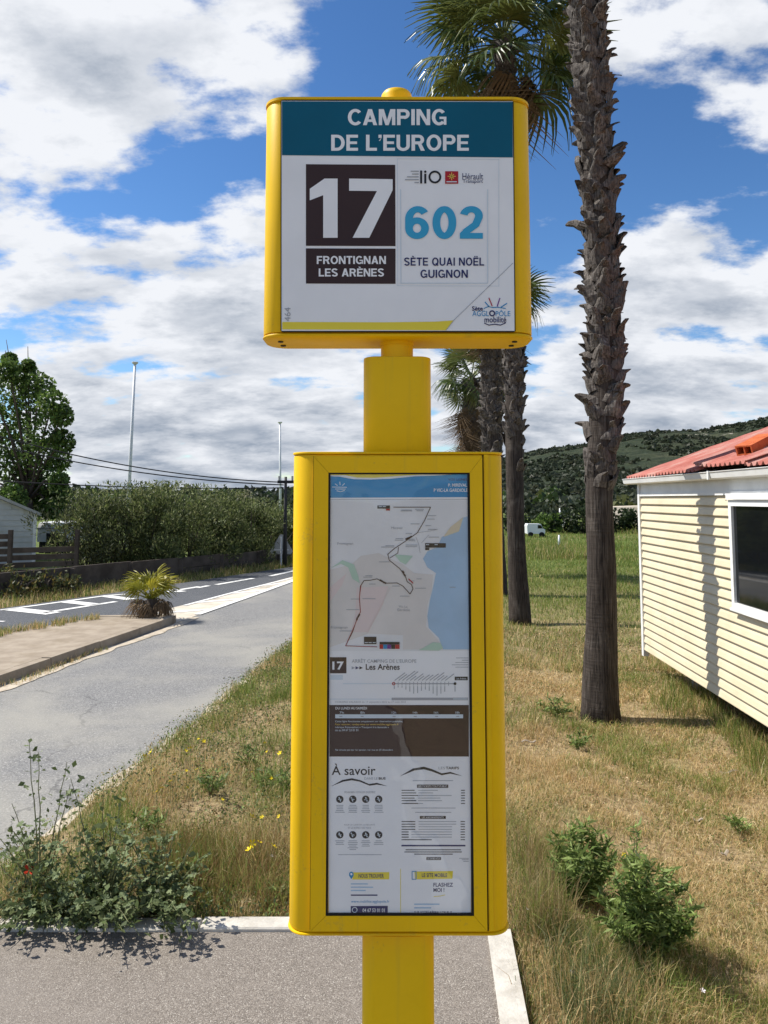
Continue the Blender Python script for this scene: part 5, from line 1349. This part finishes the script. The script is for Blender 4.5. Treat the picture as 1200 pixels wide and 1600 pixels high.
bank.rings([[(q0.x, 58 + a, ghf(q0.x, 58) + z) for a, z in ((0, -.2), (1.4, 1.35), (3, 1.4), (5, -.2))], [((q0.x+q1.x)/2, 58.4 + a, ghf(q0.x, 58) + z) for a, z in ((0, -.2), (1.4, 1.45), (3, 1.5), (5, -.2))], [(q1.x, 58 + a, ghf(q1.x, 58) + z) for a, z in ((0, -.2), (1.4, 1.3), (3, 1.35), (5, -.2))]])
struct('earth_bank', bank.mesh('earth_bank'), 'sand_dirt')

# ------------------------------------------------------------------ grass
def blades(P, h, w, lean, cols, bend=.5):
    """P base points; each blade = 5 points, 3 triangles"""
    n = len(P); a = rng.random(n)*6.283; d = np.stack([np.cos(a), np.sin(a), np.zeros(n)], 1); b = rng.random(n)*6.283
    s = np.stack([np.cos(b), np.sin(b), np.zeros(n)], 1)*w[:, None]*.5
    up = np.array([0, 0, 1.0]); L = (lean)[:, None]
    m = P + (up*np.sqrt(np.clip(1 - (L*.6)**2, .02, 1)) + d*L*.6)*(h*.55)[:, None]
    t = m + (up*np.sqrt(np.clip(1 - np.minimum(L*(1+bend), .995)**2, .005, 1)) + d*np.minimum(L*(1+bend), .995))*(h*.45)[:, None]
    v = np.stack([P - s, P + s, m - s*.8, m + s*.8, t], 1)
    f = np.array([[0,1,3],[0,3,2],[2,3,4]]); F_ = (np.arange(n)[:, None, None]*5 + f[None]).reshape(-1, 3)
    return v.reshape(-1, 3), F_, np.repeat(cols, 5, axis=0)
hs_cache = []
def free(x, y, pad=0.0):
    ok = ~((x < KX(y) + .085 + pad*0) & (y < FW_Y + .005))
    ok &= ~((x < RE(y) - .02 - .09*fbm(x*6, y*6, 2)) & (x > FE(y) + .05))
    wx = WX - SL*(WY - y)
    ok &= ~((x > wx + .25) & (y < WY - .1) & (y > WY - HL))
    ok &= (np.hypot(x - p1[0].x, y - p1[0].y) > .19) & (np.hypot(x - p2[0].x, y - p2[0].y) > .19)
    return ok
STRAW = [(.64,.49,.255),(.53,.385,.18),(.72,.57,.325),(.40,.265,.12),(.58,.41,.19)]
GRN = [(.145,.215,.038),(.19,.255,.055),(.11,.165,.03),(.24,.27,.065),(.30,.29,.08)]
FARG = [(.10,.165,.035),(.13,.19,.045),(.085,.14,.03),(.17,.20,.055),(.21,.20,.07)]
def mixcols(gf, n, dry=STRAW, grn=GRN):
    c = pick(dry, n, .18); g_ = pick(grn, n, .18); k = rng.random(n) < gf; c[k] = g_[k]; return c
def add_grass(name, x, y, hfun, gfun, wmin, lean, label, hmul=1.0):
    ok = free(x, y) & ((y > 14) | (rng.random(len(x)) < .25 + 1.9*smooth01((fbm(x*3.7 + 2, y*3.7, 3) - .32)*2.6))); x, y = x[ok], y[ok]; n = len(x)
    P = np.stack([x, y, gh(x, y) - .008], 1); dist = np.hypot(x, y)
    h = hfun(x, y)*(.5 + .9*rng.random(n)); w = np.maximum(wmin, dist*.00052)*(.7 + .6*rng.random(n))
    ln = np.clip(lean(x, y) + rng.normal(0, .22, n), .02, .97)
    v, f, c = blades(P, h, w, ln, mixcols(gfun(x, y), n))
    return link(name, mesh_np(name, v, f, c), 'grass_blade', kind='stuff', label=label, cat='grass')
def samp(n, y0, y1, xl, xr, p=1.0):
    y = y0 + (y1-y0)*rng.random(n)**p; l, r = xl(y), xr(y); return l + (r-l)*rng.random(n), y
# right field, near
xR = lambda y: np.minimum(.53*y + .3, WX + .9)
def gfR(x, y):
    g_ = smooth01((fbm(x*1.1 + 5, y*1.1, 3) - .44)*5)*.6 + .14
    wx = WX - SL*(WY - y); g_ = g_ + .6*np.exp(-((x - wx + .15)/.45)**2)*(y < WY)         # along the mobile home
    g_ = g_ + .55*np.exp(-(np.hypot(x - p1[0].x, (y - p1[0].y)*1.3)/.55)**2)
    g_ = g_ + .35*np.exp(-((x - .75)/.35)**2)*(y < 3.4)
    return np.clip(g_ + .5*smooth01((y - 7.5)/5), 0, .95)
x, y = samp(120000, 2.0, 9.0, lambda y: KX(y) + .08, xR, 1.35)
add_grass('dry_grass', x, y, lambda x, y: .03 + .085*smooth01((fbm(x*2.2, y*2.2, 3) - .35)*2.5) + .03*np.exp(-((x-.8)/.5)**2), gfR, .0022, lambda x, y: .66 + .5*(fbm(x*2, y*2, 2) - .5), 'dry straw-coloured grass with green patches between footway and mobile home')
x, y = samp(105000, 2.0, 9.5, lambda y: KX(y) + .08, xR, 1.25)
add_grass('straw_litter', x, y, lambda x, y: .07 + 0*x, lambda x, y: .04 + 0*x, .002, lambda x, y: .95 + 0*x, 'flattened pale straw lying on the dry ground')
# right field, mid and far
x, y = samp(80000, 9.0, 26.0, lambda y: .10*y + .0, lambda y: .60*y, 1.5)
add_grass('field_grass', x, y, lambda x, y: .07 + .07*fbm(x*.8, y*.8, 3), lambda x, y: np.clip(.60 + .4*smooth01((y - 10)/6) + .5*(fbm(x*.5, y*.5, 3) - .5), .05, .97), .004, lambda x, y: .5 + 0*x, 'green and yellow meadow grass in the middle of the field')
x, y = samp(55000, 26.0, 62.0, lambda y: .08*y, lambda y: .6*y, 1.4)
o = add_grass('meadow_grass', x, y, lambda x, y: .14 + .22*smooth01((fbm(x*.35, y*.22, 3) - .45)*4), lambda x, y: np.clip(.90 + .6*(fbm(x*.2, y*.2, 3) - .5), .3, 1), .01, lambda x, y: .35 + 0*x, 'tall fresh green grass at the far side of the field')
# left verge
def gfL(x, y): return np.clip(.70 + 2.6*(fbm(x*1.9 + 9, y*1.9, 3) - .47), .10, .97)
x, y = samp(90000, FW_Y, 13.0, lambda y: RE(y) - .10, lambda y: np.minimum(.06 + .10*(y-3), .75) + .25, 1.45)
add_grass('verge_grass', x, y, lambda x, y: (.05 + .17*smooth01((fbm(x*2.1, y*2.1, 3) - .3)*2.2))*(.45 + .55*smooth01((x - RE(y))/.25))*(.75 + .5*np.exp(-((y-3.5)/.6)**2)), gfL, .0022, lambda x, y: .50 + .5*(fbm(x*2.5, y*2.5, 2) - .5), 'rough mixed dry and green grass on the verge between footway and road')
x, y = samp(14000, 13.0, 40.0, lambda y: RE(y), lambda y: RE(y) + 1.8 + .05*y, 1.3)
add_grass('verge_grass', x, y, lambda x, y: .16 + 0*x, gfL, .006, lambda x, y: .4 + 0*x, 'rough grass on the verge farther along the road')
# behind the slip road and ragged tufts along the island
x, y = samp(16000, 10.5, 24.0, lambda y: FE(y) - 1.5, lambda y: FE(y) - .02, 1.0)
add_grass('roadside_grass', x, y, lambda x, y: .10 + .10*fbm(x, y, 2), lambda x, y: .6 + 0*x, .006, lambda x, y: .4 + 0*x, 'thin grass strip below the timber planks')
def tuft(name, label, pts, n, r, h, gf, lean=.35, z=None, dry=STRAW, grn=GRN, w=.0022):
    X, Yy = [], []
    for p in pts:
        a = rng.random(n)*6.283; q = r*np.sqrt(rng.random(n)); X.append(p[0] + q*np.cos(a)); Yy.append(p[1] + q*np.sin(a))
    x, y = np.concatenate(X), np.concatenate(Yy); m = len(x)
    zz_ = gh(x, y) - .005 if z is None else np.full(m, z - .003)
    v, f, c = blades(np.stack([x, y, zz_], 1), h*(.5 + .8*rng.random(m)), np.maximum(w, np.hypot(x, y)*.0005)*(.7 + .6*rng.random(m)), np.clip(lean + rng.normal(0, .18, m), .02, .95), mixcols(np.full(m, gf), m, dry, grn))
    return link(name, mesh_np(name, v, f, c), 'grass_blade', kind='stuff', label=label, cat='grass')
tuft('island_grass', 'dry grass tufts along the back edge of the traffic island', [(float(BE(y)) + random.uniform(-.02, .14), y) for y in np.linspace(7.5, 11.3, 46)], 60, .10, .10, .45, z=0.0)
tuft('kerb_grass', 'dry weeds in the gutter along the island kerb', [(float(LE(y)) + random.uniform(.0, .12), y) for y in list(np.linspace(6.5, 9.5, 22))], 34, .07, .06, .35, z=ZR + .006)
pts_ = [on_ground(random.uniform(812, 868), random.uniform(1330, 1470)) for _ in range(26)]
tuft('tall_grass', 'tall dry brownish grass clump right of the yellow case', pts_, 58, .10, .25, .40, .42, dry=[(.38,.28,.13),(.28,.20,.09),(.48,.37,.20)])
pts_ = [on_ground(random.uniform(840, 1010), random.uniform(1490, 1640)) for _ in range(36)]
tuft('tall_grass', 'dull green tall grass at the bottom right of the picture', pts_, 60, .10, .17, .60, .45, grn=[(.12,.16,.06),(.16,.20,.08),(.09,.125,.045)])
pts_ = [on_ground(random.uniform(1030, 1110), random.uniform(1080, 1125)) for _ in range(16)] + [on_ground(1120 + 6*k, 1120 + 7*k) for k in range(14)]
tuft('tall_grass', 'tall green grass under the edge of the mobile home', pts_, 70, .13, .20, .8, .4)
pts_ = [on_ground(random.uniform(230, 450), random.uniform(1330, 1432)) for _ in range(60)]
tuft('tall_grass', 'tall tangled brown and green grass behind the white kerb', pts_, 75, .10, .19, .42, .45, dry=[(.30,.19,.08),(.36,.25,.11),(.22,.13,.055)])

# small-leaved weeds woven through the verge, and chaff on the straw
def weedmat(name, label, x, y, hmax, size, pal, thr):
    ok = free(x, y) & (rng.random(len(x)) < smooth01((fbm(x*2.7 + 4, y*2.7 + 8, 3) - thr)*4)); x, y = x[ok], y[ok]; n = len(x)
    z = gh(x, y) + hmax*(.3 + .9*fbm(x*2.1, y*2.1, 2))*rng.random(n)**1.3
    ax = rng.normal(size=(n, 3)) + np.array([0, 0, .5])
    kk = np.floor(fbm(x*5, y*5, 2)*40).astype(int) % len(pal)
    c = np.clip(np.array(pal)[kk]*(1 + rng.normal(0, .25, (n, 1))), .01, .8)
    me = leaf_mesh(name, np.stack([x, y, z], 1), ax, np.maximum(size, np.hypot(x, y)*.0022)*(.5 + rng.random(n)), .24, c, .2)
    return link(name, me, 'leafage', kind='stuff', label=label, cat='weeds')
VP = [(.13,.19,.05),(.18,.235,.06),(.10,.15,.045),(.24,.24,.07),(.09,.13,.055),(.28,.20,.09),(.34,.26,.13),(.16,.20,.10)]
x, y = samp(70000, FW_Y, 12.0, lambda y: RE(y) - .06, lambda y: np.minimum(.06 + .10*(y-3), .75) + .25, 1.4)
weedmat('verge_weeds', 'leafy green and rusty weeds woven through the verge grass', x, y, .17, .017, VP, .30)
x, y = samp(60000, 2.0, 12.0, lambda y: KX(y) + .08, xR, 1.25)
weedmat('field_chaff', 'pale chaff, dead leaves and small weeds on the dry ground', x, y, .05, .014, [(.55,.43,.25),(.62,.50,.32),(.42,.31,.16),(.13,.18,.05),(.30,.20,.10),(.17,.21,.07)], .36)
tuft('edge_grass', 'ragged grass spilling over the edge of the road', [(float(RE(y)) + random.uniform(-.06, .05), y) for y in np.linspace(3.6, 13, 90)], 34, .07, .10, .6, .55)
tuft('edge_grass', 'grass leaning over the white kerb edges', [(random.uniform(-1.7, .4), FW_Y + .02) for _ in range(60)] + [(float(KX(y)) + .11, y) for y in np.linspace(2.2, 3.2, 30)], 16, .03, .09, .45, .5)

# ------------------------------------------------------------------ mallow at the kerb
def lobed(name, n=5):
    vs = [(0, 0, 0)]; m_ = n*4
    for k in range(m_ + 1):
        a = R(-150 + 300*k/m_); r = 1 - .30*(.5 + .5*math.cos(2*math.pi*(k/4.0)))
        vs.append((r*math.cos(a), r*math.sin(a), .16*r*r + .10*math.cos(2*math.pi*k/4.0)*r))
    me = MB().add(vs, [(0, k+1, k+2) for k in range(m_)]).mesh(name); return me
ML = lobed('leaf'); ML.materials.append(M['mallow_leaf'])
NL = MB().add([(0,0,0),(.35,.09,.02),(.75,.07,.0),(1,0,-.06),(.75,-.07,0),(.35,-.09,.02),(.5,0,-.03)], [(0,6,1),(1,6,2),(2,6,3),(3,6,4),(4,6,5),(5,6,0)]).mesh('leaf'); NL.materials.append(M['spurge_leaf'])
def flower_mesh(mat, r=1.0, n=5):
    vs, fs = [], []
    for k in range(n):
        a = 2*math.pi*k/n; o = len(vs)
        for rr2, da in ((0, 0), (.6, -.42), (1, -.25), (1, .25), (.6, .42)): vs.append((rr2*r*math.cos(a + da), rr2*r*math.sin(a + da), .30*rr2*rr2*r))
        fs.append((o, o+1, o+2, o+3, o+4))
    me = MB().add(vs, fs).mesh('petal'); me.materials.append(M[mat]); return me
FY, FWH, FRD = flower_mesh('petal_yellow'), flower_mesh('petal_white'), flower_mesh('poppy_red', n=4)
def herb(name, label, cat, base, stems, leafme, nleaf, size, seed, fill, fillpal, group, up=.2, fillsize=.03, wr=.33):
    r_ = random.Random(seed); t = thing(name, label, cat, tuple(base), group); sm = MB(); pool = []
    for end, bow in stems:
        end = Vector(end); mid = base.lerp(end, .5) + Vector((0, 0, bow)); P_ = []
        s0 = base + Vector((r_.uniform(-.012, .012), r_.uniform(-.012, .012), -.01))
        for k in range(9):
            u = k/8; P_.append(s0*(1-u)**2 + mid*2*u*(1-u) + end*u*u + Vector((r_.uniform(-.004, .004), r_.uniform(-.004, .004), 0)))
        sm.tube(P_, [.0042*(1 - .7*k/8) for k in range(9)], 5)
        pool.append(P_)
    link('stem', sm.mesh('stem'), 'stem_green', t)
    C, A = [], []
    for i in range(nleaf + fill):
        P_ = r_.choice(pool); u = r_.uniform(.18, 1.0)*7.99; k = int(u); p = P_[k].lerp(P_[k+1], u - k); tn = (P_[k+1] - P_[k]).normalized()
        a = r_.uniform(0, 6.28); out = Vector((math.cos(a), math.sin(a), r_.uniform(-.25, .6) + up)).normalized()
        if i < nleaf:
            s_ = size*r_.uniform(.55, 1.15)*(1.15 - .45*u/8)
            o = link('leaf', leafme, None, t, loc=p + out*(s_*.45 + r_.uniform(0, .045) if leafme is ML else 0))
            o.rotation_euler = out.to_track_quat('X', 'Z').to_euler(); o.rotation_euler.rotate_axis('X', r_.uniform(-.7, .7)); o.scale = (s_, s_, s_)
        else: C.append(p + out*r_.uniform(0, size*(.9 if leafme is NL else 2.2))); A.append(out)
    if fill:
        me = leaf_mesh('foliage', np.array(C), np.array(A) + rng.normal(0, .4, (len(C), 3)), fillsize*(.6 + .8*rng.random(len(C))), wr, pick(fillpal, len(C), .2), .2)
        link('foliage', me, 'leafage', t, kind='stuff')
    return t
MP = [(.095,.128,.045),(.14,.18,.07),(.065,.09,.032),(.20,.24,.11)]
def mallow(label, bx_, ends, seed, nleaf, fill):
    b = Vector((at(bx_[0], 1300, bx_[1]).x, bx_[1], 0)); b.z = ghf(b.x, b.y)
    st_ = []
    r_ = random.Random(seed)
    for px, py, dy in ends: st_.append((at(px, py, bx_[1] + dy), r_.uniform(.02, .10)))
    for _ in range(16): st_.append((at(bx_[0] + r_.uniform(-75, 70), r_.uniform(1285, 1440), bx_[1] + r_.uniform(-.20, .10)), r_.uniform(.04, .16)))
    for _ in range(20):
        q_ = at(bx_[0] + r_.uniform(-80, 60), r_.uniform(1415, 1468), r_.uniform(3.08, 3.26)); q_.z = max(q_.z, .02); st_.append((q_, r_.uniform(.03, .12)))
    return herb('mallow_plant', label, 'plant', b, st_, ML, nleaf, .026, seed, fill, MP, 'mallow plants along the kerb', .15, .026, .36)
mallow('tall grey-green mallow with upright stems at the left photo edge', (70, 3.44), [(45,1160,.05),(60,1175,0),(20,1255,.05),(105,1190,.1),(0,1310,-.1),(15,1400,-.28),(50,1440,-.30),(95,1300,-.1),(-40,1330,0),(-30,1420,-.25),(75,1370,-.2),(110,1225,.1),(30,1290,0),(60,1330,-.1)], 41, 240, 900)
mallow('middle mallow spilling over the kerb and shading the footway', (165, 3.43), [(110,1215,.1),(160,1230,.05),(175,1290,0),(130,1330,-.15),(120,1430,-.34),(165,1455,-.42),(200,1440,-.38),(215,1300,0),(190,1250,.1),(150,1380,-.25),(230,1370,-.2),(95,1380,-.2),(175,1350,-.15)], 42, 240, 900)
mallow('rightmost low mallow reaching toward the white kerb', (250, 3.45), [(200,1290,.05),(250,1310,0),(300,1325,0),(320,1360,-.1),(280,1400,-.25),(255,1440,-.34),(290,1440,-.33),(225,1400,-.25),(310,1300,.1),(330,1330,.05),(230,1340,0)], 43, 210, 700)
# narrow-leaved herbs in the dry grass
SP = [(.125,.185,.042),(.19,.255,.065),(.085,.135,.032),(.26,.33,.11)]
def spurge(label, base_px, tops, seed, nleaf, fill):
    b = on_ground(*base_px); r_ = random.Random(seed); st_ = []
    for px, py in tops: st_.append((at(px, py, b.y + r_.uniform(-.16, .16)), r_.uniform(.0, .05)))
    return herb('spurge_plant', label, 'plant', b, st_, NL, nleaf, .062, seed, fill, SP, 'bushy green herbs in the dry grass', .25, .05, .10)
spurge('bushy narrow-leaved green herb in the dry grass, the nearer and larger of two', (1010, 1500), [(960,1370),(985,1350),(1010,1345),(1040,1360),(1065,1385),(1085,1420),(1078,1450),(1060,1480),(940,1400),(950,1440),(970,1420),(1000,1390),(1030,1400),(1050,1430),(1000,1440),(1020,1460),(975,1470),(990,1340)], 51, 290, 3600)
spurge('smaller narrow-leaved green herb close to the yellow case', (905, 1415), [(870,1310),(890,1295),(910,1290),(930,1300),(950,1315),(960,1345),(865,1340),(880,1360),(900,1330),(925,1340),(940,1370),(890,1380),(915,1375)], 52, 260, 2600)
spurge('thin upright green herb standing behind the larger herb', (992, 1395), [(990,1290),(996,1300),(985,1320),(1000,1330)], 53, 40, 60)
spurge('small round green herb in the straw below the nearest palm', (903, 1172), [(890,1150),(905,1146),(918,1152),(897,1160),(912,1162)], 54, 40, 160)
spurge('small green herb in the straw at the right photo edge', (1155, 1300), [(1140,1285),(1155,1282),(1170,1290),(1162,1296)], 55, 40, 80)
spurge('low leafy green herb left of the nearest palm base', (872, 1120), [(840,1098),(858,1090),(872,1092),(888,1100),(850,1108),(895,1112)], 56, 60, 260)
for i, (px, py) in enumerate(((300,1385),(235,1300),(410,1235),(440,1240),(330,1240),(445,1410),(390,1200))):
    spurge(['green herb behind the kerb between mallow and case', 'green herb at the road edge above the mallow', 'leafy green herb halfway up the verge', 'green herb touching the yellow case edge on the verge', 'pale green herb beside the road on the verge', 'low green herb at the kerb next to the case', 'small green herb high on the verge'][i], (px, py), [(px + dx_, py - dy_) for dx_, dy_ in ((-22, 26), (-8, 36), (8, 34), (22, 24), (0, 20), (-14, 12), (14, 10))], 60 + i, 26, 120)

# ------------------------------------------------------------------ flowers and litter
def flower(label, px, py, me, r, hgt, name, group, seed):
    r_ = random.Random(seed); hy = on_ground(px, py + hgt*F/3.6).y; hd = at(px, py, hy); z = ghf(hd.x, hy)
    if hd.z - z < .03: hd.z = z + .05
    t = thing(name, label, 'flower', (hd.x + .01, hy, z), group)
    s_ = MB(); s_.tube([(hd.x + .01, hy, z - .01), (hd.x + .006, hy, (z + hd.z)/2), tuple(hd)], [.0016, .0013, .001], 4); link('stem', s_.mesh('stem'), 'stem_green', t)
    o = link('petal', me, None, t, loc=hd); o.rotation_euler = (R(r_.uniform(20, 65)), R(r_.uniform(-25, 25)), r_.uniform(0, 6)); o.scale = (r, r, r)
yl = [(394,1276,.017,'single yellow flower above the cluster of four on the verge'),(389,1327,.017,'lowest left of the four clustered yellow flowers'),(394,1318,.019,'upper left of the four clustered yellow flowers'),(405,1316,.017,'middle of the clustered yellow flowers'),(427,1322,.017,'rightmost of the clustered yellow flowers near the case'),
      (236,1175,.018,'yellow flower leaning over the road edge'),(226,1181,.014,'small yellow flower left of the one over the road edge'),(297,1169,.017,'yellow flower halfway along the road edge'),(290,1173,.014,'yellow flower just left of its twin at the road edge'),(318,1158,.015,'yellow flower in the upper verge'),(414,1161,.014,'yellow flower near the case high on the verge'),(437,1177,.016,'yellow flower beside the case edge'),(273,1210,.013,'small orange-yellow flower low on the verge'),(333,1144,.013,'topmost yellow flower on the verge'),(307,1202,.012,'tiny yellow flower among the verge grass'),
      (1008,1383,.014,'left yellow flower on the larger green herb'),(1028,1386,.014,'right yellow flower on the larger green herb'),(975,1336,.012,'yellow flower between the two green herbs')]
for i, (a, b, r_, l) in enumerate(yl): flower(l, a, b, FY, r_, .16, 'yellow_flower', 'yellow wild flowers', i)
for k in range(16):
    a_, b_ = random.uniform(240, 445), random.uniform(1140, 1300)
    if b_ < 1330 - (a_ - 60)*.72: b_ = 1330 - (a_ - 60)*.72 + 40
    flower('tiny yellow flower scattered through the green verge', a_, min(b_, 1330), FY, random.uniform(.008, .012), .13, 'tiny_yellow_flower', 'tiny yellow flowers scattered through the verge', 200 + k)
wh = [(348,1307,.010,'pale pink flower in the middle of the verge'),(424,1337,.010,'white flower below the yellow cluster'),(847,1398,.012,'white flower low in the grass by the case'),(858,1420,.012,'white flower second in the grass by the case'),(870,1423,.010,'white flower third in the grass by the case'),(824,1421,.010,'white flower closest to the case'),(893,1520,.012,'white flower near the bottom right grass'),(1098,1548,.010,'white flower in the straw at lower right')]
for i, (a, b, r_, l) in enumerate(wh): flower(l, a, b, FWH, r_, .10, 'white_flower', 'small pale wild flowers', 50 + i)
flower('single red poppy among the mallow leaves', 45, 1360, FRD, .024, .25, 'poppy_flower', None, 99)
for i, (px, py, l_, a_, lb) in enumerate(((826,1164,.16,.2,'pale strip of bark lying left of the nearest palm'),(1132,1342,.09,.6,'curled piece of bark on the straw'),(1090,1288,.09,-.4,'dark bark flake on the straw near the herb'),(1140,1212,.20,.1,'broken stick on the straw near the mobile home'))):
    p = on_ground(px, py); c = MB()
    vs = []
    for k in range(6):
        u = (k/5 - .5)*l_; hh = .012 + .014*math.sin(k*1.3 + i)
        for j, w in enumerate((-.016, 0, .016)): vs.append((u, w*(1 - .5*abs(k/5 - .5)), hh + (.008 if j == 1 else 0)))
    n_ = len(vs); vs += [(x, y, z - .006) for x, y, z in vs]; fs = []
    for k in range(5):
        for j in range(2): a = k*3 + j; fs += [(a, a+3, a+4, a+1), (a+n_, a+1+n_, a+4+n_, a+3+n_)]
        fs += [(k*3, k*3+n_, k*3+3+n_, k*3+3), (k*3+2, k*3+5, k*3+5+n_, k*3+2+n_)]
    fs += [(0, 1, 1+n_, n_), (1, 2, 2+n_, 1+n_), (15, 15+n_, 16+n_, 16), (16, 16+n_, 17+n_, 17)]
    o = link('bark_piece', c.add(vs, fs).mesh('bark_piece'), 'island_concrete', label=lb, cat='bark', group='bits of bark on the straw', loc=p + Vector((0, 0, .03))); o.rotation_euler = (0, 0, a_); o.scale = (.7, .7, .7); o.location.z -= .01
for o in BASED:
    if 'base' in o.keys(): del o['base']
